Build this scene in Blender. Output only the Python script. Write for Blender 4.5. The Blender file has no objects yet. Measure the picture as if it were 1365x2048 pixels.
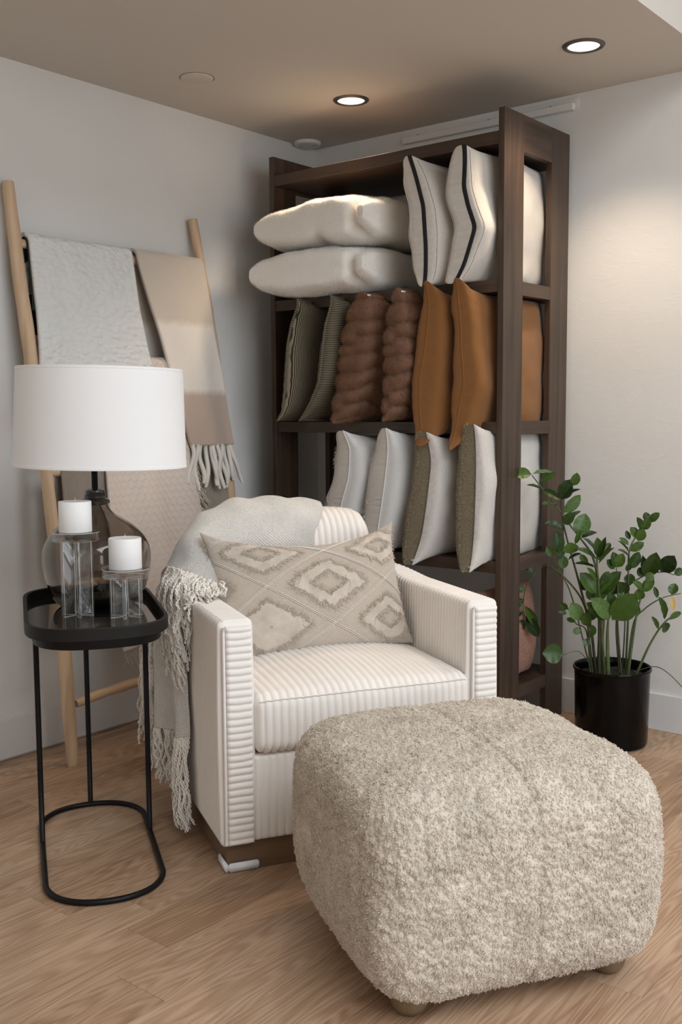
import bpy, bmesh, math, random
import numpy as np
from mathutils import Matrix, Vector

scene = bpy.context.scene
COL = scene.collection
PI = math.pi
rng = np.random.default_rng(7)

# ---------------------------------------------------------------- camera
cam_d = bpy.data.cameras.new('camera')
cam = bpy.data.objects.new('camera', cam_d); COL.objects.link(cam)
FPX, YAW, PITCH, ROLL = 2062.02, 0.680408, 0.095771, -0.006357
f = Vector((-math.sin(YAW) * math.cos(PITCH), math.cos(YAW) * math.cos(PITCH), -math.sin(PITCH)))
r0 = Vector((math.cos(YAW), math.sin(YAW), 0)); u0 = r0.cross(f)
rr = r0 * math.cos(ROLL) + u0 * math.sin(ROLL); uu = -r0 * math.sin(ROLL) + u0 * math.cos(ROLL)
cam.matrix_world = Matrix(((rr.x, uu.x, -f.x, 3.19744), (rr.y, uu.y, -f.y, -3.77487), (rr.z, uu.z, -f.z, 1.22048), (0, 0, 0, 1)))
cam_d.sensor_fit = 'VERTICAL'; cam_d.sensor_height = 36.0; cam_d.sensor_width = 24.0
cam_d.lens = FPX / 2048 * 36.0
scene.camera = cam

# ---------------------------------------------------------------- world, lights, exposure
w = bpy.data.worlds.new('world'); scene.world = w; w.use_nodes = True
bg = w.node_tree.nodes['Background']; bg.inputs[0].default_value = (1.0, 0.91, 0.80, 1); bg.inputs[1].default_value = 0.10
scene.view_settings.view_transform = 'Standard'; scene.view_settings.look = 'None'
scene.view_settings.gamma = 1.0; scene.view_settings.use_curve_mapping = False
scene.view_settings.exposure = 0.0
scene.cycles.transparent_max_bounces = 48

def area(name, loc, target, sx, sy, power, col):
    l = bpy.data.lights.new(name, 'AREA'); l.shape = 'RECTANGLE'; l.size = sx; l.size_y = sy; l.energy = power; l.color = col
    o = bpy.data.objects.new(name, l); COL.objects.link(o); o.location = loc
    o.rotation_euler = (Vector(target) - Vector(loc)).to_track_quat('-Z', 'Y').to_euler(); return o
# daylight of the shop windows: one wall of glass to the right, warm panel behind the camera stands for unseen shop downlights
area('shop_light', (6.75, -3.3, 1.55), (0, -3.0, 1.2), 4.2, 2.5, 102, (0.81, 0.905, 1.0))
area('shop_light', (3.6, -7.75, 1.55), (3.2, 0, 1.2), 4.6, 2.5, 28, (1.0, 0.95, 0.88))
area('upper_window_light', (4.6, -2.6, 3.6), (4.2, -2.6, 0), 3.4, 4.0, 210, (0.88, 0.94, 1.0))
# ---------------------------------------------------------------- mesh helpers
def link(o, parent=None):
    COL.objects.link(o)
    if parent is not None: o.parent = parent
    return o
def tag(o, label=None, cat=None, group=None, kind=None):
    if label: o['label'] = label
    if cat: o['category'] = cat
    if group: o['group'] = group
    if kind: o['kind'] = kind
    return o
def thing(name, label, cat, loc=(0, 0, 0), rz=0.0, group=None, rot=None):
    o = bpy.data.objects.new(name, None); link(o); o.location = loc
    o.rotation_euler = rot if rot else (0, 0, rz); o.empty_display_size = .05
    return tag(o, label, cat, group)
def mk(name, V, F, mat, parent=None, smooth=True, uv=None, kind=None, label=None):
    """V (n,3); F (m,4) array or list of tuples; uv per vertex (n,2); mat one material or (list, index array)."""
    V = np.asarray(V, dtype=np.float32).reshape(-1, 3)
    me = bpy.data.meshes.new(name)
    if isinstance(F, np.ndarray):
        m, k = F.shape; lt = np.full(m, k, np.int32); fl = F.astype(np.int32).ravel()
    else:
        lt = np.array([len(a) for a in F], np.int32); fl = np.fromiter((i for a in F for i in a), np.int32); m = len(F)
    ls = np.concatenate([[0], np.cumsum(lt)[:-1]]).astype(np.int32)
    me.vertices.add(len(V)); me.vertices.foreach_set('co', V.ravel())
    me.loops.add(len(fl)); me.loops.foreach_set('vertex_index', fl)
    me.polygons.add(m); me.polygons.foreach_set('loop_start', ls); me.polygons.foreach_set('loop_total', lt)
    if smooth: me.polygons.foreach_set('use_smooth', np.ones(m, bool))
    if uv is not None:
        l = me.uv_layers.new(name='uv'); l.data.foreach_set('uv', np.asarray(uv, np.float32)[fl].ravel())
    if isinstance(mat, tuple):
        for a in mat[0]: me.materials.append(a)
        me.polygons.foreach_set('material_index', np.asarray(mat[1], np.int32))
    elif mat: me.materials.append(mat)
    me.update(calc_edges=True); me.validate()
    o = bpy.data.objects.new(name, me); link(o, parent)
    if kind: o['kind'] = kind
    if label: o['label'] = label
    return o
def gridF(nu, nv, cu=False, cv=False, flip=False, off=0):
    i = np.arange(nu if cu else nu - 1); j = np.arange(nv if cv else nv - 1)
    I, J = np.meshgrid(i, j, indexing='ij'); I2 = (I + 1) % nu; J2 = (J + 1) % nv
    q = np.stack([I * nv + J, I2 * nv + J, I2 * nv + J2, I * nv + J2], -1).reshape(-1, 4) + off
    return q[:, ::-1] if flip else q
def gridUV(P, ):
    """uv in metres from arc lengths of a (nu,nv,3) grid"""
    a = np.linalg.norm(np.diff(P, axis=0), axis=2).mean(1); b = np.linalg.norm(np.diff(P, axis=1), axis=2).mean(0)
    U = np.concatenate([[0], np.cumsum(a)]); W_ = np.concatenate([[0], np.cumsum(b)])
    return np.stack(np.meshgrid(U, W_, indexing='ij'), -1).reshape(-1, 2)
def join(parts):
    V, F, U, n = [], [], [], 0
    for p in parts:
        V.append(np.asarray(p[0]).reshape(-1, 3)); F.append(np.asarray(p[1]) + n)
        U.append(p[2] if len(p) > 2 and p[2] is not None else np.zeros((len(V[-1]), 2))); n += len(V[-1])
    return np.concatenate(V), np.concatenate(F), np.concatenate(U)
def vnoise(P, s=1.0, seed=0):
    """smooth value noise in [-1,1] of points P (...,3)"""
    q = np.asarray(P, float) * s + seed * 17.31; i = np.floor(q).astype(np.int64); t = q - i; t = t * t * (3 - 2 * t)
    def h(a, b, c):
        n = (a * 73856093) ^ (b * 19349663) ^ (c * 83492791) ^ (seed * 2654435761)
        n = (n ^ (n >> 13)) * 1274126177; n = n & 0x7fffffff
        n = (n ^ (n >> 11)) * 668265263 & 0x7fffffff
        return n / 0x3fffffff - 1.0
    x, y, z = i[..., 0], i[..., 1], i[..., 2]; a, b, c = t[..., 0], t[..., 1], t[..., 2]
    def L(p, q_, k): return p + (q_ - p) * k
    return L(L(L(h(x, y, z), h(x + 1, y, z), a), L(h(x, y + 1, z), h(x + 1, y + 1, z), a), b),
             L(L(h(x, y, z + 1), h(x + 1, y, z + 1), a), L(h(x, y + 1, z + 1), h(x + 1, y + 1, z + 1), a), b), c)
def bm_obj(name, bm, mat, parent=None, smooth=False):
    me = bpy.data.meshes.new(name); bm.normal_update(); bm.to_mesh(me); bm.free()
    if mat: me.materials.append(mat)
    if smooth:
        for p in me.polygons: p.use_smooth = True
    o = bpy.data.objects.new(name, me); link(o, parent); return o
def box(name, lo, hi, mat, parent=None, bev=.002, seg=2):
    bm = bmesh.new(); bmesh.ops.create_cube(bm, size=1)
    lo = Vector(lo); hi = Vector(hi); c = (lo + hi) / 2; d = hi - lo
    for v in bm.verts: v.co = Vector((v.co.x * d.x, v.co.y * d.y, v.co.z * d.z)) + c
    if bev: bmesh.ops.bevel(bm, geom=bm.edges[:], offset=bev, segments=seg, affect='EDGES', profile=.5)
    return bm_obj(name, bm, mat, parent)
def lathe(profile, n=64, c=(0, 0, 0), closed=False):
    pr = np.array(profile, float); a = np.arange(n) * 2 * PI / n
    P = np.stack([c[0] + pr[:, None, 0] * np.cos(a), c[1] + pr[:, None, 0] * np.sin(a), c[2] + np.repeat(pr[:, 1:2], n, 1)], -1)
    return P.reshape(-1, 3), gridF(len(pr), n, closed, True, flip=True), None
def tube(pts, rad, n=8, caps=True, closed=False):
    pts = np.asarray(pts, float); m = len(pts); rad = np.broadcast_to(np.asarray(rad, float), (m,))
    if closed: T = np.roll(pts, -1, 0) - np.roll(pts, 1, 0)
    else: T = np.gradient(pts, axis=0)
    T /= np.linalg.norm(T, axis=1)[:, None] + 1e-12
    ref = np.array([0, 0, 1.]) if abs(T[:, 2]).mean() < .8 else np.array([1., 0, 0])
    N = np.cross(T, ref); N /= np.linalg.norm(N, axis=1)[:, None] + 1e-12; B = np.cross(T, N)
    a = np.arange(n) * 2 * PI / n
    P = pts[:, None] + rad[:, None, None] * (N[:, None] * np.cos(a)[None, :, None] + B[:, None] * np.sin(a)[None, :, None])
    V = P.reshape(-1, 3); F = gridF(m, n, closed, True)
    if caps and not closed:
        V = np.concatenate([V, pts[:1], pts[-1:]]); k = np.arange(n)
        c0 = np.stack([np.full(n, m * n), (k + 1) % n, k, k], -1); c1 = np.stack([np.full(n, m * n + 1), (m - 1) * n + k, (m - 1) * n + (k + 1) % n, (m - 1) * n + (k + 1) % n], -1)
        return V, [tuple(q) for q in F] + [tuple(q[:3]) for q in c0] + [tuple(q[:3]) for q in c1]
    return V, F
def strands(polys, rad, n=5, taper=.7):
    """many open tubes of equal point count, no caps. polys (k,m,3)"""
    polys = np.asarray(polys, float); k, m, _ = polys.shape
    T = np.gradient(polys, axis=1); T /= np.linalg.norm(T, axis=2)[..., None] + 1e-12
    ref = np.array([.31, .52, .05]); N = np.cross(T, ref); N /= np.linalg.norm(N, axis=2)[..., None] + 1e-12; B = np.cross(T, N)
    a = np.arange(n) * 2 * PI / n; rad = np.broadcast_to(np.asarray(rad, float).reshape(-1, 1), (k, m)) * np.linspace(1, taper, m)[None]
    P = polys[:, :, None] + rad[..., None, None] * (N[:, :, None] * np.cos(a)[None, None, :, None] + B[:, :, None] * np.sin(a)[None, None, :, None])
    F = gridF(m, n, False, True); F = (F[None] + (np.arange(k) * m * n)[:, None, None]).reshape(-1, 4)
    return P.reshape(-1, 3), F
def crom(C, n, axis=0):
    """Catmull-Rom resample along axis 0 of control array C (k,...)"""
    C = np.asarray(C, float)
    if axis: C = np.moveaxis(C, axis, 0)
    k = len(C); E = np.concatenate([2 * C[:1] - C[1:2], C, 2 * C[-1:] - C[-2:-1]])
    t = np.linspace(0, k - 1, n); i = np.minimum(t.astype(int), k - 2); u = (t - i).reshape((-1,) + (1,) * (C.ndim - 1))
    a, b, c, d = E[i], E[i + 1], E[i + 2], E[i + 3]
    R = .5 * (2 * b + (c - a) * u + (2 * a - 5 * b + 4 * c - d) * u ** 2 + (3 * b - a - 3 * c + d) * u ** 3)
    return np.moveaxis(R, 0, axis) if axis else R
def mesh_arrays(o):
    me = o.data; V = np.empty(len(me.vertices) * 3, np.float32); me.vertices.foreach_get('co', V); V = V.reshape(-1, 3)
    me.calc_loop_triangles(); T = np.empty(len(me.loop_triangles) * 3, np.int32); me.loop_triangles.foreach_get('vertices', T); T = T.reshape(-1, 3)
    N = np.empty(len(V) * 3, np.float32); me.vertices.foreach_get('normal', N); return V, T, N.reshape(-1, 3)
def sample(o, n, seed=0, mask=None):
    V, T, N = mesh_arrays(o); g = np.random.default_rng(seed)
    A = np.linalg.norm(np.cross(V[T[:, 1]] - V[T[:, 0]], V[T[:, 2]] - V[T[:, 0]]), axis=1)
    if mask is not None: A = A * mask(V[T].mean(1), N[T].mean(1))
    i = g.choice(len(T), n, p=A / A.sum()); r1, r2 = g.random(n), g.random(n); s = np.sqrt(r1); b = np.stack([1 - s, s * (1 - r2), s * r2], -1)[..., None]
    P = (V[T[i]] * b).sum(1); M = (N[T[i]] * b).sum(1); M /= np.linalg.norm(M, axis=1)[:, None] + 1e-9
    return P, M
def hair(name, P, rad, mat, parent=None, tip=.3):
    """P (k,m,3) strand points -> one hair curves object"""
    k, m, _ = P.shape; c = bpy.data.hair_curves.new(name); c.add_curves([m] * k)
    c.attributes['position'].data.foreach_set('vector', P.astype(np.float32).ravel())
    a = c.attributes.get('radius') or c.attributes.new('radius', 'FLOAT', 'POINT')
    R = np.broadcast_to(np.linspace(1, tip, m)[None], (k, m)) * np.broadcast_to(np.asarray(rad, float).reshape(-1, 1), (k, m))
    a.data.foreach_set('value', R.astype(np.float32).ravel()); c.materials.append(mat)
    o = bpy.data.objects.new(name, c); link(o, parent); o['kind'] = 'stuff'; return o
def fur(o, n, length, rad, mat, parent, seed=0, comb=(0, 0, 0), jit=.5, seg=4, curl=0.0, mask=None, name='fur', clump=0.0, cs=60):
    P, N = sample(o, n, seed, mask); g = np.random.default_rng(seed + 1)
    D = N + np.array(comb) + g.normal(0, jit, P.shape) * .5
    if clump: D = D + clump * np.stack([vnoise(P, cs, 3), vnoise(P, cs, 4), vnoise(P, cs, 5)], -1)
    D /= np.linalg.norm(D, axis=1)[:, None]
    L = length * (.6 + .6 * g.random(n)); t = np.linspace(0, 1, seg)[None, :, None]
    Q = P[:, None] - N[:, None] * .0008 + D[:, None] * L[:, None, None] * t
    if curl:
        a = np.cross(D, g.normal(0, 1, P.shape)); a /= np.linalg.norm(a, axis=1)[:, None] + 1e-9; b = np.cross(D, a)
        ph = t * 2 * PI * 1.4 + g.random(n)[:, None, None] * 6.28
        Q = Q + curl * (a[:, None] * np.cos(ph) + b[:, None] * np.sin(ph)) * np.sqrt(t)
    return hair(name, Q, rad, mat, parent)

# ---------------------------------------------------------------- materials
def nodes(name):
    m = bpy.data.materials.new(name); m.use_nodes = True; nt = m.node_tree; b = nt.nodes['Principled BSDF']
    return m, nt, b
def N_(nt, typ, **kw):
    n = nt.nodes.new(typ)
    for k, v in kw.items():
        if k.startswith('i_'): n.inputs[int(k[2:]) if k[2:].isdigit() else k[2:].replace('_', ' ')].default_value = v
        else: setattr(n, k, v)
    return n
def ramp(nt, fac, stops):
    r = nt.nodes.new('ShaderNodeValToRGB'); e = r.color_ramp.elements
    while len(e) < len(stops): e.new(0.5)
    for q, (p, c) in zip(e, stops): q.position = p; q.color = (*c, 1) if len(c) == 3 else c
    nt.links.new(fac, r.inputs[0]); return r.outputs[0]
def mapping(nt, coord='Object', scale=(1, 1, 1), rot=(0, 0, 0), loc=None):
    tc = nt.nodes.new('ShaderNodeTexCoord'); mp = nt.nodes.new('ShaderNodeMapping')
    mp.inputs['Scale'].default_value = scale; mp.inputs['Rotation'].default_value = rot
    nt.links.new(tc.outputs[coord], mp.inputs[0])
    if loc is not None: nt.links.new(loc, mp.inputs['Location'])
    return mp.outputs[0]
def bump(nt, b, h, strength=.3, dist=.002, prev=None):
    n = nt.nodes.new('ShaderNodeBump'); n.inputs['Strength'].default_value = strength; n.inputs['Distance'].default_value = dist
    nt.links.new(h, n.inputs['Height'])
    if prev: nt.links.new(prev, n.inputs['Normal'])
    nt.links.new(n.outputs[0], b.inputs['Normal']); return n.outputs[0]
def math_(nt, op, a, b_=None):
    n = nt.nodes.new('ShaderNodeMath'); n.operation = op
    for k, x in enumerate((a, b_)):
        if x is None: continue
        if isinstance(x, (int, float)): n.inputs[k].default_value = x
        else: nt.links.new(x, n.inputs[k])
    return n.outputs[0]
def noise(nt, vec, scale, detail=4, rough=.55, dist=0.0):
    n = N_(nt, 'ShaderNodeTexNoise'); n.inputs['Scale'].default_value = scale; n.inputs['Detail'].default_value = detail
    n.inputs['Roughness'].default_value = rough; n.inputs['Distortion'].default_value = dist; nt.links.new(vec, n.inputs['Vector']); return n.outputs[0]
def plain(name, col, rough=.6, metal=0.0, sheen=0.0, bumps=None, var=None, coat=0.0, spec=None):
    m, nt, b = nodes(name); b.inputs['Base Color'].default_value = (*col, 1); b.inputs['Roughness'].default_value = rough
    b.inputs['Metallic'].default_value = metal; b.inputs['Sheen Weight'].default_value = sheen; b.inputs['Coat Weight'].default_value = coat
    if spec is not None: b.inputs['Specular IOR Level'].default_value = spec
    v = mapping(nt)
    if var:
        n = noise(nt, v, var[0], 5); c = [min(1, x * (1 - var[1])) for x in col]; d = [min(1, x * (1 + var[1])) for x in col]
        nt.links.new(ramp(nt, n, [(.3, c), (.7, d)]), b.inputs['Base Color'])
    if bumps: bump(nt, b, noise(nt, v, bumps[0], 4), bumps[1], bumps[2])
    return m
def wood(name, dark, light, axis='Z', scale=1.0, rough=.5, streak=26, bumpy=.15, knots=False):
    m, nt, b = nodes(name); s = {'Z': (streak, streak, 1.3), 'X': (1.3, streak, streak), 'Y': (streak, 1.3, streak)}[axis]
    oi = nt.nodes.new('ShaderNodeObjectInfo'); sh = nt.nodes.new('ShaderNodeCombineXYZ')
    for k in range(3): nt.links.new(math_(nt, 'MULTIPLY', oi.outputs['Random'], 17.0 + 9 * k), sh.inputs[k])
    v = mapping(nt, 'Object', tuple(q * scale for q in s), loc=sh.outputs[0])
    n = noise(nt, v, 1.0, 6, .6, .8); v2 = mapping(nt, 'Object', (2.2 * scale,) * 3, loc=sh.outputs[0]); n2 = noise(nt, v2, 1.0, 3)
    mix = math_(nt, 'ADD', math_(nt, 'MULTIPLY', n, .65), math_(nt, 'MULTIPLY', n2, .35))
    nt.links.new(ramp(nt, mix, [(.33, dark), (.66, light)]), b.inputs['Base Color']); b.inputs['Roughness'].default_value = rough
    bump(nt, b, n, bumpy, .001); return m
def weave(name, c1, c2, pitch=.0022, rough=.9, strength=.5, sheen=.3, slub=.35, coord='UV', var=.06, dist=.0008):
    """plain linen weave in uv metres"""
    m, nt, b = nodes(name); tc = nt.nodes.new('ShaderNodeTexCoord'); sp = nt.nodes.new('ShaderNodeSeparateXYZ'); nt.links.new(tc.outputs[coord], sp.inputs[0])
    v = tc.outputs[coord]; k = 2 * PI / pitch
    wob = math_(nt, 'MULTIPLY', noise(nt, v, 220, 2), 2.0)
    sx = math_(nt, 'SINE', math_(nt, 'ADD', math_(nt, 'MULTIPLY', sp.outputs[0], k), wob)); sy = math_(nt, 'SINE', math_(nt, 'ADD', math_(nt, 'MULTIPLY', sp.outputs[1], k), wob))
    h = math_(nt, 'MULTIPLY', sx, sy)
    mx = mapping(nt, coord, (1, 12, 1)); my = mapping(nt, coord, (12, 1, 1)); sl = math_(nt, 'ADD', noise(nt, mx, 60, 3), noise(nt, my, 60, 3))
    fac = math_(nt, 'ADD', math_(nt, 'MULTIPLY', h, .22), math_(nt, 'ADD', math_(nt, 'MULTIPLY', math_(nt, 'SUBTRACT', sl, 1.0), slub * 3), .5))
    nt.links.new(ramp(nt, fac, [(.1, c1), (.9, c2)]), b.inputs['Base Color']); b.inputs['Roughness'].default_value = rough; b.inputs['Sheen Weight'].default_value = sheen
    bump(nt, b, math_(nt, 'ADD', h, math_(nt, 'MULTIPLY', sl, 1.5)), strength, dist); return m
def furry(name, root, tip, rough=.8, tscale=8.0, grad=False):
    m, nt, b = nodes(name); v = mapping(nt, 'Object'); n = noise(nt, v, tscale, 4); ci = nt.nodes.new('ShaderNodeHairInfo')
    f_ = math_(nt, 'ADD', math_(nt, 'MULTIPLY', n, .7), math_(nt, 'MULTIPLY', ci.outputs['Random'], .3))
    if grad: f_ = math_(nt, 'ADD', math_(nt, 'MULTIPLY', f_, .55), math_(nt, 'MULTIPLY', ci.outputs['Intercept'], .38))
    nt.links.new(ramp(nt, f_, [(.3, root), (.65, tip)]), b.inputs['Base Color']); b.inputs['Roughness'].default_value = rough; b.inputs['Specular IOR Level'].default_value = .2
    return m
def glass(name, col, rough=0.0, ior=1.5, wavy=True):
    m, nt, b = nodes(name); b.inputs['Base Color'].default_value = (*col, 1); b.inputs['Transmission Weight'].default_value = 1.0
    b.inputs['Roughness'].default_value = rough; b.inputs['IOR'].default_value = ior
    if wavy: bump(nt, b, noise(nt, mapping(nt), 9, 2), .08, .004)
    return m

M = {}
# painted plaster: faint trowel relief
m, nt, b = nodes('wall_plaster'); v = mapping(nt); b.inputs['Roughness'].default_value = .75
nt.links.new(ramp(nt, noise(nt, v, 1.5, 3), [(.3, (.70, .69, .665)), (.7, (.74, .73, .705))]), b.inputs['Base Color'])
h1 = noise(nt, v, 7, 5, .6, 1.0); h2 = noise(nt, v, 160, 2); vt = mapping(nt, 'Object', (3, 3, 9)); h3 = ramp(nt, noise(nt, vt, 2.2, 6, .7, 1.5), [(.56, (0, 0, 0)), (.62, (1, 1, 1))])
bump(nt, b, math_(nt, 'ADD', math_(nt, 'ADD', h1, math_(nt, 'MULTIPLY', h2, .12)), math_(nt, 'MULTIPLY', h3, .12)), .25, .006); M['wall'] = m
M['ceiling'] = plain('ceiling_paint', (.60, .555, .495), .85, bumps=(120, .15, .001))
M['trim'] = plain('trim_paint', (.71, .705, .70), .45)
M['white_plastic'] = plain('white_plastic', (.74, .72, .68), .45)
M['foam'] = plain('white_foam', (.86, .87, .88), .6, bumps=(300, .1, .001))
M['dark_trim'] = plain('bronze_trim', (.12, .105, .09), .4, metal=.5)
M['black_metal'] = plain('black_metal', (.005, .005, .0055), .45, spec=.22, bumps=(300, .05, .0005))
M['black_wood'] = plain('black_rim', (.009, .0075, .0065), .55, spec=.25, bumps=(200, .1, .0006))
M['black_glass'] = plain('black_glass', (.012, .011, .011), .05, spec=.5)
M['black_pot'] = plain('black_gloss_pot', (.002, .002, .0022), .13, spec=.18)
M['soil'] = plain('dark_soil', (.02, .014, .01), .95, bumps=(90, .8, .01), var=(60, .5))
M['walnut'] = wood('walnut_stain', (.022, .013, .008), (.085, .050, .031), 'Z', 1.0, .42, 30)
M['walnut_x'] = wood('walnut_stain_x', (.020, .012, .0075), (.072, .042, .026), 'X', 1.0, .42, 30)
M['walnut_y'] = wood('walnut_stain_y', (.028, .015, .0095), (.090, .052, .033), 'Y', 1.0, .42, 30)
M['plinth'] = wood('plinth_wood', (.13, .075, .042), (.20, .125, .075), 'X', 1.0, .5, 40)
M['teak'] = wood('teak_branch', (.46, .30, .175), (.72, .53, .36), 'Z', 1.0, .6, 22, .3)
M['teak_y'] = wood('teak_rung', (.46, .30, .175), (.70, .51, .35), 'Y', 1.0, .6, 22, .3)
M['foot_wood'] = wood('foot_wood', (.13, .085, .045), (.22, .15, .085), 'Z', 3.0, .5, 20)
# oak planks: every board has its own tone, cathedral grain along y
m, nt, b = nodes('oak_plank'); oi = nt.nodes.new('ShaderNodeObjectInfo'); sh = nt.nodes.new('ShaderNodeCombineXYZ')
nt.links.new(math_(nt, 'MULTIPLY', oi.outputs['Random'], 91.0), sh.inputs[0]); nt.links.new(math_(nt, 'MULTIPLY', oi.outputs['Random'], 57.0), sh.inputs[1]); nt.links.new(math_(nt, 'MULTIPLY', oi.outputs['Random'], 23.0), sh.inputs[2])
v = mapping(nt, 'Object', (1, 1, 1), loc=sh.outputs[0]); vs = mapping(nt, 'Object', (7, .75, 1), loc=sh.outputs[0])
field = noise(nt, vs, 1.3, 2, .5, .3); rings = math_(nt, 'SINE', math_(nt, 'MULTIPLY', math_(nt, 'ADD', field, math_(nt, 'MULTIPLY', noise(nt, mapping(nt, 'Object', (60, 3, 1), loc=sh.outputs[0]), 1.0, 4), .025)), 150.0))
fine = noise(nt, mapping(nt, 'Object', (420, 7, 1), loc=sh.outputs[0]), 1.0, 4, .6); blot = noise(nt, mapping(nt, 'Object', (9, 2.0, 1), loc=sh.outputs[0]), 1.0, 3)
t_ = math_(nt, 'ADD', math_(nt, 'ADD', math_(nt, 'MULTIPLY', rings, .07), math_(nt, 'MULTIPLY', fine, .46)), math_(nt, 'ADD', math_(nt, 'MULTIPLY', blot, .34), math_(nt, 'MULTIPLY', oi.outputs['Random'], .16)))
nt.links.new(ramp(nt, t_, [(.24, (.22, .115, .06)), (.46, (.41, .26, .16)), (.60, (.51, .345, .23)), (.80, (.67, .51, .385))]), b.inputs['Base Color'])
b.inputs['Roughness'].default_value = .48; bump(nt, b, math_(nt, 'ADD', math_(nt, 'MULTIPLY', rings, .25), fine), .25, .0006); M['oak'] = m
# corduroy pile
m, nt, b = nodes('cream_corduroy'); v = mapping(nt); b.inputs['Roughness'].default_value = .9; b.inputs['Sheen Weight'].default_value = .2; b.inputs['Sheen Roughness'].default_value = .45
nt.links.new(ramp(nt, noise(nt, v, 5, 4), [(.3, (.82, .77, .72)), (.7, (.885, .84, .79))]), b.inputs['Base Color'])
bump(nt, b, math_(nt, 'ADD', noise(nt, v, 500, 3), noise(nt, v, 70, 3)), .22, .0015); M['cord'] = m
M['seam'] = plain('cream_thread', (.84, .79, .72), .9)
M['shade'] = plain('white_shade_fabric', (.86, .855, .85), .85, sheen=.1, bumps=(700, .08, .0005))
M['smoke'] = glass('smoke_glass', (.52, .475, .43))
M['neck'] = plain('dark_glass_neck', (.02, .019, .018), .1, spec=.6)
m = bpy.data.materials.new('crystal'); m.use_nodes = True; nt = m.node_tree; nt.nodes.remove(nt.nodes['Principled BSDF']); tr = nt.nodes.new('ShaderNodeBsdfTransparent'); tr.inputs[0].default_value = (.992, .996, .994, 1)
gl = nt.nodes.new('ShaderNodeBsdfGlossy'); gl.inputs['Roughness'].default_value = .02; lw = nt.nodes.new('ShaderNodeLayerWeight'); lw.inputs[0].default_value = .5; fc = math_(nt, 'ADD', math_(nt, 'MULTIPLY', math_(nt, 'POWER', lw.outputs['Facing'], 2.6), .62), .06); mxs = nt.nodes.new('ShaderNodeMixShader')
nt.links.new(fc, mxs.inputs[0]); nt.links.new(tr.outputs[0], mxs.inputs[1]); nt.links.new(gl.outputs[0], mxs.inputs[2]); nt.links.new(mxs.outputs[0], nt.nodes['Material Output'].inputs[0]); M['crystal'] = m
m, nt, b = nodes('crystal_edge_glint'); b.inputs['Base Color'].default_value = (.90, .92, .92, 1); b.inputs['Roughness'].default_value = .15; tr = nt.nodes.new('ShaderNodeBsdfTransparent'); mxs = nt.nodes.new('ShaderNodeMixShader'); mxs.inputs[0].default_value = .42
nt.links.new(b.outputs[0], mxs.inputs[1]); nt.links.new(tr.outputs[0], mxs.inputs[2]); nt.links.new(mxs.outputs[0], nt.nodes['Material Output'].inputs[0]); M['crystal_edge_glint'] = m  # whitish mix paints bright highlights along the crystal edges
m, nt, b = nodes('candle_wax'); b.inputs['Base Color'].default_value = (.87, .87, .86, 1); b.inputs['Roughness'].default_value = .55; b.inputs['Subsurface Weight'].default_value = .25; b.inputs['Subsurface Radius'].default_value = (.01, .008, .006)
bump(nt, b, noise(nt, mapping(nt, 'Object', (1, 1, .1)), 220, 2), .1, .0005); M['wax'] = m
M['wick'] = plain('wick', (.75, .7, .6), .9)
def emis(name, col, s):
    m = bpy.data.materials.new(name); m.use_nodes = True; nt = m.node_tree; nt.nodes.remove(nt.nodes['Principled BSDF']); e = nt.nodes.new('ShaderNodeEmission')
    e.inputs[0].default_value = (*col, 1); e.inputs[1].default_value = s; nt.links.new(e.outputs[0], nt.nodes['Material Output'].inputs[0]); return m
M['lens'] = emis('downlight_lens', (1.0, .90, .78), 1.6)

# ---------------------------------------------------------------- the room
H = 2.44; EX = 1.876; HH = 3.7; XR = 7.0; YF = -8.0
def struct(name, lo, hi, mat, bev=0):
    o = box(name, lo, hi, mat, None, bev); o['kind'] = 'structure'; return o
floor = struct('floor', (-.1, YF, -.06), (XR, .1, -.0085), M['oak'])
struct('wall_left', (-.1, YF, -.06), (0, .1, H + .05), M['wall'])
struct('wall_back', (0, 0, -.06), (XR, .1, HH), M['wall'])
struct('ceiling', (-.1, YF, H), (EX, 0, H + .30), M['ceiling'])
struct('ceiling_upper', (EX, YF, HH), (XR, .1, HH + .1), M['wall'])
struct('trim_1', (EX - .02, YF, H + .30), (EX, 0, HH), M['wall'])
struct('baseboard_left', (0, YF, 0), (.013, 0, .142), M['trim'], .002)
struct('baseboard_back', (.013, -.013, 0), (XR, 0, .142), M['trim'], .002)
# the shop's glazed sides, out of view: piers, sill and header round the openings that let the daylight in
def frame_wall(name, horiz, at, a0, a1, o0, o1):
    bm = bmesh.new()
    def bb(lo, hi):
        g = bmesh.ops.create_cube(bm, size=1)['verts']
        for q in g: q.co = Vector([(q.co[k] + .5) * (hi[k] - lo[k]) + lo[k] for k in range(3)])
    for (p0, p1, z0, z1) in ((a0, o0, 0, HH), (o1, a1, 0, HH), (o0, o1, 0, .25), (o0, o1, 2.9, HH)):
        bb((p0, at, z0), (p1, at + .1, z1)) if horiz else bb((at, p0, z0), (at + .1, p1, z1))
    o = bm_obj(name, bm, M['wall']); o['kind'] = 'structure'; return o
frame_wall('wall_front', True, YF - .1, -.1, XR, 1.2, 6.0)
frame_wall('wall_right', False, XR, YF, .1, -5.6, -1.1)
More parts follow.
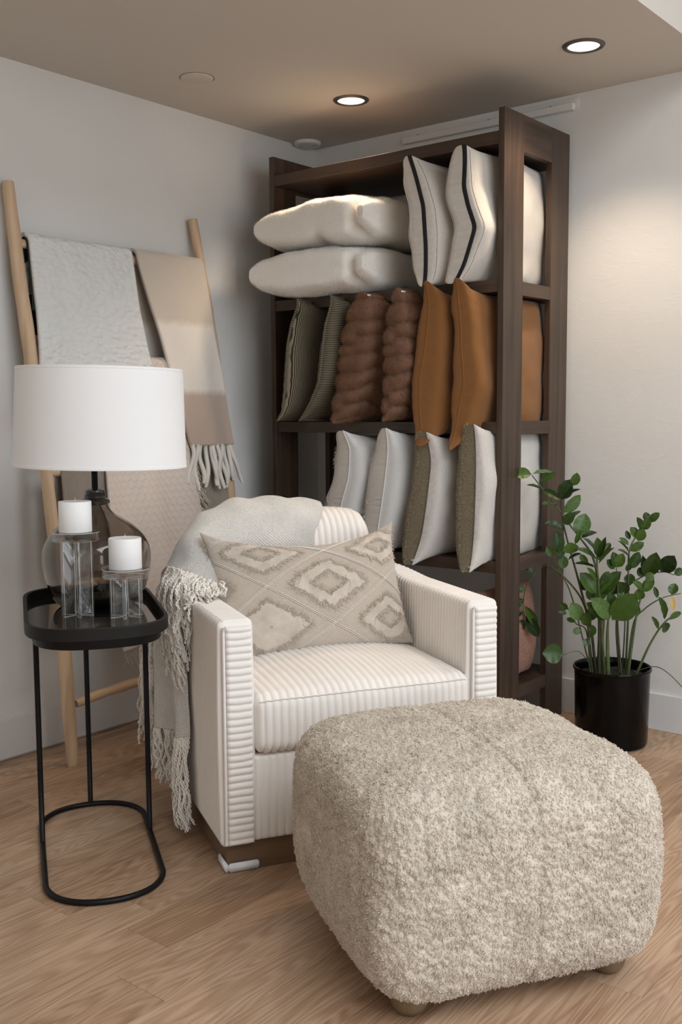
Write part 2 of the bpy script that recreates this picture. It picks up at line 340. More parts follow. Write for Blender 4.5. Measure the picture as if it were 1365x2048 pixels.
# floor boards, one object each
PW = .155; PL = 1.22
cache = {}
def plank(x, y0, y1):
    L = round(y1 - y0, 4)
    if L not in cache:
        bm = bmesh.new(); bmesh.ops.create_cube(bm, size=1)
        for q in bm.verts: q.co = Vector((q.co.x * (PW - .0007), q.co.y * (L - .0007), q.co.z * .0084 - .0042))
        bmesh.ops.bevel(bm, geom=[e for e in bm.edges if all(a.co.z > -.001 for a in e.verts)], offset=.0007, segments=1, affect='EDGES')
        o = bm_obj('plank', bm, M['oak'], floor); cache[L] = o
    else: o = cache[L].copy(); link(o, floor)
    o.location = (x, (y0 + y1) / 2, 0)
random.seed(4)
ends = {0: -2.27, 1: -2.42, 6: -1.79, -6: -1.95}
for k in range(-8, 20):
    x = 1.309 + PW * (k + .5); y0 = ends.get(k, -random.random() * PL - 1.2); y = y0 - math.floor(y0 / PL) * PL
    while y > -4.6:
        if min(y, -.002) - (y - PL) > .03: plank(x, y - PL, min(y, -.002))
        y -= PL
# ceiling fittings
def downlight(c, label):
    t = thing('downlight', label, 'ceiling light', (c[0], c[1], H), group='recessed downlights in the ceiling')
    V, F, _ = lathe([(.053, -.0005), (.054, -.006), (.060, -.0075), (.068, -.005), (.071, -.0005)], 64); mk('trim_ring', V, F, M['dark_trim'], t)
    V, F, _ = lathe([(.0005, -.002), (.03, -.002), (.0535, -.0025)], 64); mk('lens', V, F, M['lens'], t)
    l = bpy.data.lights.new('lamp_beam', 'SPOT'); l.energy = 30; l.color = (1.0, .79, .58); l.spot_size = math.radians(112); l.spot_blend = .75; l.shadow_soft_size = .045
    o = bpy.data.objects.new('lamp_beam', l); link(o, t); o.location = (0, 0, -.03); return t
downlight((.611, -.50), 'recessed ceiling downlight right above the top of the dark bookcase')
downlight((1.582, -.471), 'recessed ceiling downlight at the right, over the potted plant')
t = thing('blanking_plate', 'flat round cover plate painted like the ceiling, near the left wall', 'ceiling plate', (.346, -1.072, H))
V, F, _ = lathe([(.0005, -.004), (.055, -.004), (.060, -.0025), (.0605, 0)], 64); mk('cover', V, F, M['ceiling'], t)
V, F, _ = lathe([(.0605, -.0006), (.064, -.0006)], 64); mk('shadow_gap', V, F, M['dark_trim'], t)
t = thing('ceiling_cover', 'round off-white screwed cover on the ceiling in the corner above the bookcase', 'ceiling cover', (.067, -.130, H))
V, F, _ = lathe([(.0005, -.016), (.05, -.016), (.057, -.0145), (.060, -.010), (.060, 0)], 64); mk('cover', V, F, M['white_plastic'], t)
for a in (.4, 3.5):
    V, F, _ = lathe([(.0003, -.0178), (.003, -.0175), (.0035, -.016)], 10, (.034 * math.cos(a), .034 * math.sin(a), 0)); mk('screw', V, F, M['dark_trim'], t)
t = thing('wall_rail', 'long slim white rail fixed high on the back wall behind the bookcase', 'wall rail', (.92, 0, 2.39))
box('back_plate', (-.415, -.004, -.004), (.415, 0, .034), M['white_plastic'], t, .001)
box('channel', (-.402, -.026, -.012), (.402, -.004, .014), M['white_plastic'], t, .0015)
for x in (-.33, 0.02, .30): box('clip', (x - .004, -.014, .013), (x + .004, -.004, .020), M['dark_trim'], t, .0008)

# ---------------------------------------------------------------- bookcase
bc = thing('bookcase', 'tall dark walnut-stained open bookcase full of cushions in the corner', 'bookcase', (.2, -.534, 0))
BW, BD, BH, TK = 1.12, .494, 2.279, .025
for x0 in (0, BW - TK):
    for y0, y1 in ((0, .139), (BD - .142, BD)):
        box('post', (x0, y0, 0), (x0 + TK, y1, BH), M['walnut'], bc, .0018)
    box('side_rail', (x0 + .0005, .1385, 2.15), (x0 + TK - .0005, BD - .1415, BH - .0006), M['walnut_y'], bc, .001)
    for z in (1.690, 1.185, .678, .19): box('side_rail', (x0 + .001, .1385, z - .048), (x0 + TK - .001, BD - .1415, z + .001), M['walnut_y'], bc, .001)
for z in (2.202, 1.690, 1.185, .678, .19):
    box('shelf', (TK, .003, z - .044), (BW - TK, BD - .003, z), M['walnut_x'], bc, .0015)
# ---------------------------------------------------------------- cushions
class Pillow:
    """two-sided stuffed cushion. local X width, Z height, Y thickness; side -1 faces -Y. prof: seam offset (t, dy) for the s=-1 edge, prof2 for s=+1"""
    def __init__(s_, W, Hh, T, ear=.06, ep=5, seed=0, wr=.006, prof=None, prof2=None, nu=72, nv=72, full=.30, pk=.4, reach=2.0, rnd=0.0, extra=None, fat=(1, 1)):
        s_.__dict__.update(W=W, H=Hh, T=T, ear=ear, ep=ep, seed=seed, wr=wr, prof=prof, prof2=prof2, nu=nu, nv=nv, full=full, pk=pk, reach=reach, rnd=rnd, extra=extra, fat=fat)
    def pos(s_, s, t, side, off=0.0):
        s = np.asarray(s, float); t = np.asarray(t, float)
        x = s_.W / 2 * s * (1 - s_.ear * (1 - np.abs(t) ** s_.ep) * np.abs(s) ** 3)
        z = s_.H / 2 * t * (1 - s_.ear * (1 - np.abs(s) ** s_.ep) * np.abs(t) ** 3)
        g = np.clip((1 - np.abs(s) ** 2.2) * (1 - np.abs(t) ** 2.2), 0, 1) ** (s_.full if not isinstance(s_.full, tuple) else s_.full[0 if side < 0 else 1])
        if s_.rnd: z = z * (1 - s_.rnd * np.clip(s, 0, 1) ** 4 * np.abs(t) ** 3)
        g = g * (1 - .25 * (np.abs(s) * np.abs(t)) ** 3)
        P0 = np.stack([x, z, np.full_like(x, side * .7)], -1)
        n = vnoise(P0, 7, s_.seed) * .6 + vnoise(P0, 16, s_.seed + 1) * .3
        edge = (1 - g) ** 1.5
        y = side * (s_.T / 2 * g * s_.fat[0 if side < 0 else 1] + off + s_.wr * n * (g ** .5) * 2.2)
        # short puckers running in from the seam
        ang = np.where(np.abs(s) > np.abs(t), t * 9, s * 9)
        y = y + side * s_.wr * s_.pk * edge * np.sin(ang * 4.1 + s_.seed) * np.minimum(1, g * 4)
        if s_.prof is not None:
            tt = np.linspace(-1, 1, 241); pp = np.interp(tt, *zip(*s_.prof)); kk = np.hanning(31); kk /= kk.sum(); pp = np.convolve(np.pad(pp, 15, 'edge'), kk, 'valid'); a = np.interp(t, tt, pp); b_ = np.interp(t, *zip(*(s_.prof2 or [(-1, 0), (1, 0)])))
            k = np.clip((s + 1) / s_.reach, 0, 1); k = k * k * (3 - 2 * k); y = y + a * (1 - k) + b_ * k
        P = np.stack([x, y, z], -1)
        return s_.extra(P, s, t, side) if s_.extra else P
    def grid(s_, side, off=0.0):
        a = np.sin(np.linspace(-1, 1, s_.nu) * PI / 2); b_ = np.sin(np.linspace(-1, 1, s_.nv) * PI / 2)
        S, T = np.meshgrid(a, b_, indexing='ij'); P = s_.pos(S, T, side, off)
        return P, np.stack([S.ravel() * s_.W / 2, T.ravel() * s_.H / 2], -1)
    def faces(s_, side): return gridF(s_.nu, s_.nv, flip=side > 0)
    def build(s_, name, mats, parent):
        A, ua = s_.grid(-1); B, ub = s_.grid(1); V, F, U = join([(A, s_.faces(-1), ua), (B, s_.faces(1), ub)])
        # weld the seam
        n = s_.nu * s_.nv; idx = np.arange(2 * n); I = np.arange(n).reshape(s_.nu, s_.nv)
        rim = np.concatenate([I[0], I[-1], I[:, 0], I[:, -1]]); idx[n + rim] = rim
        h = (V[rim] + V[n + rim]) / 2; V[rim] = h; F = idx[F]
        used = np.zeros(2 * n, bool); used[F.ravel()] = True; mp_ = np.cumsum(used) - 1
        mi = np.concatenate([np.zeros(len(F) // 2, int), np.ones(len(F) // 2, int)])
        return mk(name, V[used], mp_[F], (mats, mi) if isinstance(mats, list) else mats, parent, uv=U[used])
    def edge(s_, n=200, which='all'):
        q = np.linspace(-1, 1, n); o = np.ones(n)
        L = {'front': (-o, q), 'top': (q, o), 'back': (o, q[::-1]), 'bottom': (q[::-1], -o)}
        ks = ['front', 'top', 'back', 'bottom'] if which == 'all' else [which]
        out = []
        for k in ks:
            a, b_ = L[k]; out.append((s_.pos(a, b_, -1) + s_.pos(a, b_, 1)) / 2)
        P = np.concatenate([p[:-1] for p in out]) if which == 'all' else out[0]
        return P

M['linen_nat'] = weave('natural_linen', (.52, .47, .41), (.70, .66, .60), .0024)
M['linen_white'] = weave('white_linen', (.68, .675, .66), (.82, .815, .80), .0022, slub=.2)
M['linen_grey'] = weave('grey_linen', (.57, .54, .50), (.76, .73, .69), .0028, slub=.45)
M['rust'] = weave('rust_linen', (.19, .075, .014), (.29, .120, .028), .0024, slub=.15, sheen=.15)
M['greige'] = weave('greige_linen', (.50, .42, .34), (.70, .605, .51), .0034, slub=.35, strength=.8)
M['black_tape'] = plain('black_tape', (.006, .006, .008), .85, bumps=(600, .2, .0005))
M['stitch'] = plain('dark_stitch', (.12, .10, .08), .9)
M['white_pipe'] = plain('white_seam', (.74, .735, .72), .9)
M['rust_seam'] = plain('rust_seam', (.24, .10, .025), .9)
M['zip'] = plain('metal_zip_end', (.7, .68, .66), .3, metal=.9)
M['ecru_fray'] = plain('ecru_frayed_cotton', (.66, .60, .53), .95)
M['cream_fur_base'] = plain('cream_fur_base', (.86, .82, .76), .9)
M['cream_fur'] = furry('cream_fur', (.86, .82, .76), (.95, .92, .88))
M['brown_fur_base'] = plain('brown_fur_base', (.17, .085, .05), .9)
M['brown_fur'] = furry('brown_fur', (.13, .064, .035), (.33, .188, .108), .75, 14)
M['olive_boucle'] = plain('olive_boucle', (.23, .19, .125), .95, bumps=(260, 1.0, .004), var=(300, .55))
M['olive_loop'] = furry('olive_loops', (.21, .17, .10), (.44, .38, .27), .9, 200)
M['pink_loop'] = furry('pink_loops', (.50, .27, .20), (.66, .42, .33), .9, 120)
M['pink_boucle'] = plain('pink_boucle', (.45, .25, .18), .95, bumps=(240, 1.0, .004))
# pinstripe: green-black with fine cream stripes in uv metres
def stripes(name, horizontal):
    m, nt, b = nodes(name); tc = nt.nodes.new('ShaderNodeTexCoord'); sp = nt.nodes.new('ShaderNodeSeparateXYZ'); nt.links.new(tc.outputs['UV'], sp.inputs[0])
    x = math_(nt, 'ADD', sp.outputs[1 if horizontal else 0], math_(nt, 'MULTIPLY', noise(nt, tc.outputs['UV'], 9, 2), .012))
    s = math_(nt, 'SINE', math_(nt, 'MULTIPLY', x, 2 * PI / .0068))
    nt.links.new(ramp(nt, math_(nt, 'ADD', math_(nt, 'MULTIPLY', s, .5), .5), [(.55, (.035, .028, .017)), (.80, (.28, .24, .165))]), b.inputs['Base Color']); b.inputs['Roughness'].default_value = .95
    bump(nt, b, s, .3, .0006); return m
M['stripe_v'] = stripes('pinstripe', False); M['stripe_h'] = stripes('pinstripe_across', True)

def shelf_pillow(name, label, x, y, z, P, mats, group, rx=0.0, rz=0.0):
    """stands the cushion on a shelf, seam forward. x,y,z world point of its centre"""
    t = thing(name, label, 'cushion', (x, y, z), group=group, rot=(0, rx, PI / 2 + rz))
    c = P.build('cover', mats, t); return t, c
def seam(P, name, t, rad, mat, which='all', n=200, off=0.0):
    t = next((q for q in t.children if q.name.startswith('cover')), t); e = P.edge(n, which); V, F = tube(e, rad, 6, caps=False, closed=which == 'all'); return mk(name, V, F, mat, t)
def ribbon(P, name, t, s0, s1, side0, mat, off=.0012, n=220):
    """flat tape that follows the front edge, wrapping from side -1 (s0) to side +1 (s1)"""
    t = next((q for q in t.children if q.name.startswith('cover')), t); e = P.edge(n, 'front'); rows = []
    for y_, x_ in ((-.0092, .004), (-.0088, -.0006), (-.004, -.0016), (.004, -.0016), (.0088, -.0006), (.0092, .004)): rows.append(e + [x_, y_, 0])
    G = np.stack(rows)
    return mk(name, G, gridF(6, n), mat, t, uv=gridUV(G))
# local +Y of a standing cushion is world -x, so side +1 is its left face, side -1 its right face
def LP(pairs, zc, Hh, xc):
    """profile from (z, x) pairs of the front seam"""
    return sorted([((z - zc) / (Hh / 2), -(x - xc)) for z, x in pairs])

# --- top shelf: two linen cushions with a black tape along the edge
for i, (xc, pr, pr2, lab, T_) in enumerate((
        (1.035, [(2.13, .972), (1.955, 1.024), (1.81, 1.035), (1.66, 1.037)], [(-1, .0), (1, .06)], 'natural linen cushion with a straight black tape edge, left one of the two', .19),
        (1.205, [(2.13, 1.205), (2.00, 1.196), (1.93, 1.215), (1.855, 1.244), (1.80, 1.225), (1.73, 1.20), (1.66, 1.165)], [(-1, -.01), (1, -.02)], 'natural linen cushion whose black tape edge bends inwards, next to the right post', .165))):
    P = Pillow(.53, .475, T_, .055, 6, 11 + i, .009, LP(pr, 1.902, .475, xc), pr2, full=((.26, .17), (.24, .13))[i], pk=.05, rnd=.06, reach=(2.0, 1.1)[i], fat=((1, 1.15), (.66, 1.5))[i])
    t, c = shelf_pillow('linen_cushion', lab, xc, -.352, 1.902 + .012, P, M['linen_nat'], 'linen cushions with black tape on the top shelf')
    ribbon(P, 'black_tape', t, .012, .032, 1, M['black_tape'])
    for sd, s_in in ((-1, .03), (1, .035)):
        q = np.linspace(-.93, .93, 200); ln = P.pos(np.full(200, -1 + s_in), q, sd, .0006); V, F = tube(ln, .0007, 4); mk('stitch_line', V, F, M['stitch'], t)
# --- two cream fur cushions lying flat, stacked
def sag(k):
    def fn(P, s, t, side):
        P = P.copy(); P[..., 1] += 0
        return P
    return fn
for i, (x, z, T_, lab) in enumerate(((.500, 1.690 + .092, .182, 'cream faux-fur cushion lying flat on the top shelf, lower of the two'), (.530, 1.690 + .273, .190, 'cream faux-fur cushion lying flat, upper of the two, under the downlight'))):
    def ex(P, s, t, side, i=i):
        P = P.copy(); c = np.exp(-(((s - .93) / .16) ** 2 + ((t + .95) / .3) ** 2)); P[..., 1] *= 1 - .25 * c
        # dent in the near edge
        d = np.exp(-(((s - .78) / .07) ** 2 + ((t + 1) / .35) ** 2)); P[..., 2] += d * .035; P[..., 1] *= 1 - .45 * d
        if i == 1:
            cr = np.exp(-(((s + .15 + t * .3) / .10) ** 2)) * np.exp(-(((t + .7) / .5) ** 2)); P[..., 1] -= (side > 0) * cr * .016
        return P
    P = Pillow(.575, .54, T_, .03, 6, 21 + i, .009, nu=84, nv=84, full=.15, pk=.2, extra=ex)
    t = thing('fur_cushion', lab, 'cushion', (x, -.405, z), group='cream fur cushions on the top shelf', rot=(-PI / 2, 0, (.02, -.03)[i]))
    # local Z -> world y (t=-1 is the near edge), local Y -> world -z
    t.rotation_euler = (-PI / 2, 0, (.02, -.03)[i])
    c = P.build('cover', M['cream_fur_base'], t)
    fur(c, 80000, .0065, .00026, M['cream_fur'], t, 30 + i, jit=.7, clump=.9, cs=45)
# --- second shelf
for i, (xc, pr, lab, mt) in enumerate((
        (.372, [(1.645, .425), (1.58, .385), (1.50, .362), (1.32, .345), (1.22, .33), (1.165, .285)], 'dark olive pinstriped cushion by the left post, stripes running down', 'stripe_v'),
        (.535, [(1.645, .60), (1.56, .562), (1.45, .545), (1.33, .525), (1.24, .47), (1.165, .405)], 'dark olive pinstriped cushion with stripes running across, beside the brown fur', 'stripe_h'))):
    P = Pillow(.50, .485, .125, .045, 6, 41 + i, .006, LP(pr, 1.425, .485, xc), [(-1, .02), (1, -.02)], fat=(1.0, .8))
    t, c = shelf_pillow('striped_cushion', lab, xc, -.365, 1.425 + .005, P, M[mt], 'pinstriped cushions on the second shelf')
    # flat flange round the seam
    e = P.edge(160); ctr = np.array([0, 0, 0]); d = e.copy(); d[:, 1] = 0; d[:, 0] = np.sign(e[:, 0]) * np.clip((np.abs(e[:, 0]) / (P.W / 2)) ** 8, 0, 1); d[:, 2] = np.sign(e[:, 2]) * np.clip((np.abs(e[:, 2]) / (P.H / 2)) ** 8, 0, 1)
    d /= np.linalg.norm(d, axis=1)[:, None] + 1e-6; o2 = e + d * .011; o2[:, 2] = np.maximum(o2[:, 2], -.2405)
    G = np.stack([e - d * .004 + [0, .0022, 0], o2 + [0, .0022, 0], o2 - [0, .0022, 0], e - d * .004 - [0, .0022, 0]]); mk('flange', G, gridF(4, len(e), True, True), M['stripe_h'], t, uv=np.stack([np.tile(np.arange(len(e)) * .003, 4), np.tile(np.arange(len(e)) * .003, 4)], -1))
for i, (xc, zc, Hh, T_, pr, lab) in enumerate((
        (.715, 1.407, .50, .215, [(1.65, .745), (1.5, .70), (1.35, .675), (1.14, .60)], 'wide brown ruched faux-fur cushion, left of the two'),
        (.905, 1.412, .49, .150, [(1.65, .915), (1.5, .89), (1.35, .885), (1.14, .845)], 'narrower brown ruched faux-fur cushion, beside the rust cushion'))):
    def ex(P, s, t, side, i=i):
        P = P.copy(); ph = t * 11.5 + .8 * np.sin(s * 2.2 + i) + i + side * .5
        ph = ph + 1.1 * vnoise(np.stack([s * 1.5, t * 1.5, s * 0 + side], -1), 2.0, 7); k = np.abs(np.sin(ph)); g = np.clip((1 - np.abs(s) ** 2.2) * (1 - np.abs(t) ** 4), 0, 1) ** .3
        P[..., 1] += side * (k ** .6 - .62) * .024 * g; P[..., 0] += np.sign(s) * np.abs(s) ** 5 * (k ** .6 - .6) * .018
        v = np.abs(np.sin(s * 7 + 1.3 * t + side)); P[..., 1] += side * (v ** .5 - .6) * .014 * g; return P
    P = Pillow(.50, Hh, T_, .03, 6, 51 + i, .006, LP(pr, zc, Hh, xc), [(-1, 0), (1, 0)], nu=100, nv=130, full=.27, extra=ex)
    t, c = shelf_pillow('fur_cushion', lab, xc, -.36, zc + .023, P, M['brown_fur_base'], 'brown ruched fur cushions on the second shelf')
    fur(c, 80000, .0085, .00028, M['brown_fur'], t, 60 + i, jit=.7, clump=1.1, cs=55)
    q = P.pos(np.array([-.93]), np.array([.93]), -1)[0]; box('care_tag', (q[0] - .02, q[1] - .001, q[2] + .004), (q[0] + .012, q[1] + .001, q[2] + .010), M['white_pipe'], t, .0005)
for i, (xc, zc, Hh, T_, pr, pr2, lab) in enumerate((
        (1.055, 1.395, .60, .165, [(1.70, 1.052), (1.62, 1.045), (1.45, 1.018), (1.34, .995), (1.23, .998), (1.09, 1.025)], [(-1, 0), (1, 0)], 'rust linen cushion leaning forward beside the brown fur'),
        (1.205, 1.385, .61, .170, [(1.70, 1.182), (1.62, 1.172), (1.45, 1.178), (1.32, 1.19), (1.23, 1.17), (1.07, 1.155)], [(-1, -.01), (1, -.01)], 'rust linen cushion showing through the right side opening, next to the post'))):
    P = Pillow(.555, Hh, T_, .165, 4.6, 71 + i, .011, LP(pr, zc, Hh, xc), pr2, full=(.20, .24), pk=.25, rnd=.13, fat=((1.3, .75), (.98, .8))[i])
    t, c = shelf_pillow('rust_cushion', lab, xc, -.352, zc + (0.0, .004)[i], P, M['rust'], 'rust linen cushions on the second shelf')
    seam(P, 'seam', t, .0022, M['rust_seam'])
# --- third shelf
for i, (xc, zc, Hh, pr, lab) in enumerate((
        (.645, .902, .49, [(1.15, .650), (1.08, .672), (.96, .658), (.86, .622), (.67, .60)], 'white cushion with a fringed patterned left face, nearer the left end'),
        (.842, .908, .50, [(1.16, .862), (1.08, .857), (.90, .828), (.79, .808), (.67, .795)], 'white cushion with a fringed patterned left face, beside the olive boucle one'))):
    P = Pillow(.50, Hh, .18, .105, 3.6, 81 + i, .009, LP(pr, zc, Hh, xc), [(-1, -.02), (1, -.02)], full=(.25, .15), pk=.25, fat=(.95, 1.25))
    t, c = shelf_pillow('white_cushion', lab, xc, -.365, zc + (.0, .0)[i] + .004, P, [M['linen_white'], M['linen_nat']], 'white cushions on the third shelf')
    seam(P, 'seam', t, .0025, M['white_pipe'])
    # frayed rows and a cord lattice on the left (patterned) face
    g = np.random.default_rng(90 + i); pol = []
    for k in range(900):
        s0 = g.uniform(-.98, -.2); t0 = .72 - .35 * abs(((s0 * 3 + 9) % 1) - .5) * 2 - .85 * (k % 3) + g.normal(0, .03)
        if abs(t0) > .97: continue
        p0 = P.pos(np.array([s0]), np.array([t0]), 1, 0.0)[0]; L = g.uniform(.006, .016); d = np.array([g.normal(0, .4), .7, g.normal(-.3, .5)]); d /= np.linalg.norm(d)
        pol.append([p0, p0 + d * L * .5, p0 + d * L + np.array([g.normal(0, .002), 0, -.003])])
    V, F = strands(pol, .0006, 3); mk('fringe', V, F, M['white_pipe'], t, kind='stuff')
    for a0, b0, a1, b1 in ((-1, -.2, -.2, .75), (-1, -.1, -.3, -.9)):
        q = np.linspace(0, 1, 60); ln = P.pos(a0 + (a1 - a0) * q, b0 + (b1 - b0) * q, 1, .001); V, F = tube(ln, .0014, 5); mk('cord', V, F, M['white_pipe'], t)
for i, (xc, zc, Hh, pr, lab, T_) in enumerate((
        (1.040, .893, .50, [(1.12, 1.048), (1.03, 1.053), (.88, 1.032), (.76, 1.012), (.65, .985)], 'half olive boucle half grey linen cushion, left one of the two', .175),
        (1.222, .905, .535, [(1.165, 1.252), (1.08, 1.247), (.90, 1.243), (.72, 1.237), (.63, 1.237)], 'half olive boucle half grey linen cushion seen through the right side opening', .165))):
    P = Pillow(.54, Hh, T_, .115, 4.0, 101 + i, .008, LP(pr, zc, Hh, xc), [(-1, 0), (1, 0)], fat=((.9, 1.2), (.72, 1.25))[i], full=(.22, .12), pk=.1, rnd=.08)
    t, c = shelf_pillow('boucle_cushion', lab, xc, -.352, zc + .006, P, [M['linen_grey'], M['olive_boucle']], 'half boucle half linen cushions on the third shelf')
    fur(c, 26000, .007, .0007, M['olive_loop'], t, 110 + i, jit=.9, curl=.0028, seg=6, mask=lambda c_, n_: (n_[:, 1] > .12).astype(float), name='boucle_loops')
    seam(P, 'zipper', t, .002, M['stitch'], 'front')
    q = P.edge(50, 'front')[1]; box('zip_end', (q[0] - .004, q[1] - .004, q[2] + .004), (q[0] + .006, q[1] + .006, q[2] + .012), M['zip'], t, .001)
# --- bottom shelf
P = Pillow(.46, .36, .15, .04, 5, 121, .006, nu=60, nv=60)
t, c = shelf_pillow('pink_cushion', 'dusty pink boucle cushion on the bottom shelf, behind the plant leaves', 1.21, -.36, .19 + .18, P, M['pink_boucle'], None)
fur(c, 50000, .0055, .0006, M['pink_loop'], t, 122, jit=.9, curl=.0022, seg=6, name='boucle_loops')
# ---------------------------------------------------------------- armchair (local x = right along the front, y = back, z up)
CA = PI / 3; CL = (1.30, -1.935, 0)
ch = thing('armchair', 'cream wide-wale corduroy armchair with square arms on a wooden plinth', 'armchair', CL, CA)
CW, AT, AH, ZB = .823, .092, .684, .075
RP = .0192
def rib(s, pitch=RP, h=.0060):
    return h * (np.abs(np.sin(PI * s / pitch)) ** .55)
def rrect(w, h, r, nw, nh, nr):
    """closed rounded rectangle loop centred at origin -> pts (n,2), outward normals"""
    P, Nn = [], []
    def side(a, b, n, nv):
        for k in range(n): q = k / n; P.append((a[0] + (b[0] - a[0]) * q, a[1] + (b[1] - a[1]) * q)); Nn.append(nv)
    def arc(c, a0):
        for k in range(nr): a = a0 + PI / 2 * (k / nr); P.append((c[0] + r * math.cos(a), c[1] + r * math.sin(a))); Nn.append((math.cos(a), math.sin(a)))
    W2, H2 = w / 2, h / 2
    side((W2, -H2 + r), (W2, H2 - r), nh, (1, 0)); arc((W2 - r, H2 - r), 0)
    side((W2 - r, H2), (-W2 + r, H2), nw, (0, 1)); arc((-W2 + r, H2 - r), PI / 2)
    side((-W2, H2 - r), (-W2, -H2 + r), nh, (-1, 0)); arc((-W2 + r, -H2 + r), PI)
    side((-W2 + r, -H2), (W2 - r, -H2), nw, (0, -1)); arc((W2 - r, -H2 + r), 3 * PI / 2)
    return np.array(P), np.array(Nn, float)
# centreline in plan: straight arms, tub-shaped back
hw = CW / 2 - AT / 2; pl = []
for k in np.linspace(.012, .40, 30): pl.append((-hw, k))
for a in np.linspace(PI, 0, 90)[1:-1]:
    ca, sa = math.cos(a), math.sin(a); e = 2 / 2.7
    pl.append((hw * math.copysign(abs(ca) ** e, ca), .40 + .37 * abs(sa) ** e))
for k in np.linspace(.40, .012, 30): pl.append((hw, k))
pl = np.array(pl); d_ = np.linalg.norm(np.diff(pl, axis=0), axis=1); S_ = np.concatenate([[0], np.cumsum(d_)])
ns = int(S_[-1] / RP * 6); ss = np.linspace(0, S_[-1], ns); cx = np.interp(ss, S_, pl[:, 0]); cy = np.interp(ss, S_, pl[:, 1])
tx, ty = np.gradient(cx), np.gradient(cy); tl = np.hypot(tx, ty); nx_, ny_ = -ty / tl, tx / tl
for _ in range(4): nx_ = np.convolve(np.pad(nx_, 4, 'edge'), np.ones(9) / 9, 'valid'); ny_ = np.convolve(np.pad(ny_, 4, 'edge'), np.ones(9) / 9, 'valid')
rise = np.clip((cy - .42) / .30, 0, 1); rise = rise * rise * (3 - 2 * rise); top = AH + .035 * rise
loop, ln_ = rrect(1, 1, .001, 1, 1, 1)
secs = []
for k in range(ns):
    hgt = top[k] - ZB; P2, N2 = rrect(AT - .008, hgt - .006, .012, 6, 34, 5); P2 = P2 + N2 * rib(ss[k])
    bul = .004 * np.sin(np.clip((P2[:, 1] + hgt / 2) / hgt, 0, 1) * PI); P2[:, 0] += np.sign(P2[:, 0]) * bul
    x = CW / 2 + cx[k] + nx_[k] * P2[:, 0]; y = cy[k] + ny_[k] * P2[:, 0]; z = ZB + hgt / 2 + P2[:, 1]
    secs.append(np.stack([x, y, z], -1))
G = np.stack(secs); nl = G.shape[1]; F = gridF(ns, nl, False, True)
c0 = G[0].mean(0); c1 = G[-1].mean(0); V = np.concatenate([G.reshape(-1, 3), [c0, c1]]); k = np.arange(nl)
Fl = [tuple(q) for q in F] + [(ns * nl, int(a), int((a + 1) % nl)) for a in k] + [(ns * nl + 1, (ns - 1) * nl + int((a + 1) % nl), (ns - 1) * nl + int(a)) for a in k]
mk('tub_shell', V, Fl, M['cord'], ch)
def wob(P, a=.0012, s=9, seed=0): return P + a * np.stack([vnoise(P, s, seed), vnoise(P, s, seed + 1), vnoise(P, s, seed + 2)], -1)
def ribbed_panel(name, x0, x1, z0, z1, y, horizontal, bul=.006, h=.0068, depth=.02, pitch=RP):
    nx = 18 if horizontal else int((x1 - x0) / pitch * 7); nz = int((z1 - z0) / pitch * 7) if horizontal else 40
    a = np.linspace(0, 1, nx); b_ = np.linspace(0, 1, nz); A, B = np.meshgrid(a, b_, indexing='ij')
    X = x0 + (x1 - x0) * A; Z = z0 + (z1 - z0) * B
    e = np.clip(np.minimum(np.minimum(A, 1 - A) * (x1 - x0), np.minimum(B, 1 - B) * (z1 - z0)) / .010, 0, 1); e = np.sqrt(1 - (1 - e) ** 2)
    ww = .0011 * vnoise(np.stack([X, Z, X * 0 + y], -1), 22, 3)
    Y = y - (bul * e + rib((Z - z0 if horizontal else X - x0) + ww * 2.0, pitch, h) * e) + depth * (1 - e)
    G = np.stack([X, Y, Z], -1); return mk(name, G, gridF(nx, nz), M['cord'], ch)
for sx in (0, 1):
    xa = 0 if sx == 0 else CW - AT
    inner0, inner1 = xa + .013, xa + AT - .001
    ribbed_panel('arm_front', inner0, inner1, ZB + .002, AH - .013, .010, True, .010, .0068, .016)
    xo = xa + .011
    V, F = tube([(xo, .0005, z) for z in np.linspace(ZB + .01, AH - .016, 40)], .0042, 8); mk('welt', V, F, M['cord'], ch)
    V, F = tube([(xa + (.012 if sx == 0 else AT - .012), y_, AH - .001 + .0005 * math.sin(y_ * 200)) for y_ in np.linspace(.012, .42, 120)], .0022, 6); mk('top_seam', V, F, M['seam'], ch)
ribbed_panel('front_rail', AT - .002, CW - AT + .002, ZB + .002, .315, .018, False, .004, .006, .006, .0215)
def soft_block(name, x0, x1, prof_fn, n_loop, pitch, h, parent, mat, endr=.03, nxr=7, amp=.0012):
    """prof_fn(xf) -> closed loop (n_loop,3 cols y,z) + outward normals; ribs run round the loop, spaced along x"""
    nx = int((x1 - x0) / pitch * nxr) + 1; xs = np.linspace(0, x1 - x0, nx); L = []
    for x in xs:
        xf = x / (x1 - x0); e = min(1, min(x, x1 - x0 - x) / endr); e = math.sqrt(max(0, 1 - (1 - e) ** 2)); P2, N2 = prof_fn(xf)
        c = P2.mean(0); inset = endr * (1 - e) * .8; Q = P2 - N2 * inset + N2 * float(rib(np.array(x), pitch, h)) * (.3 + .7 * e)
        L.append(np.column_stack([np.full(len(Q), x0 + x), Q]))
    G = wob(np.stack(L), amp, 16, 7); nl = G.shape[1]; F = gridF(nx, nl, False, True)
    V = np.concatenate([G.reshape(-1, 3), [G[0].mean(0), G[-1].mean(0)]]); k = range(nl)
    Fl = [tuple(q) for q in F] + [(nx * nl, a, (a + 1) % nl) for a in k] + [(nx * nl + 1, (nx - 1) * nl + (a + 1) % nl, (nx - 1) * nl + a) for a in k]
    return mk(name, V, Fl, mat, parent), G
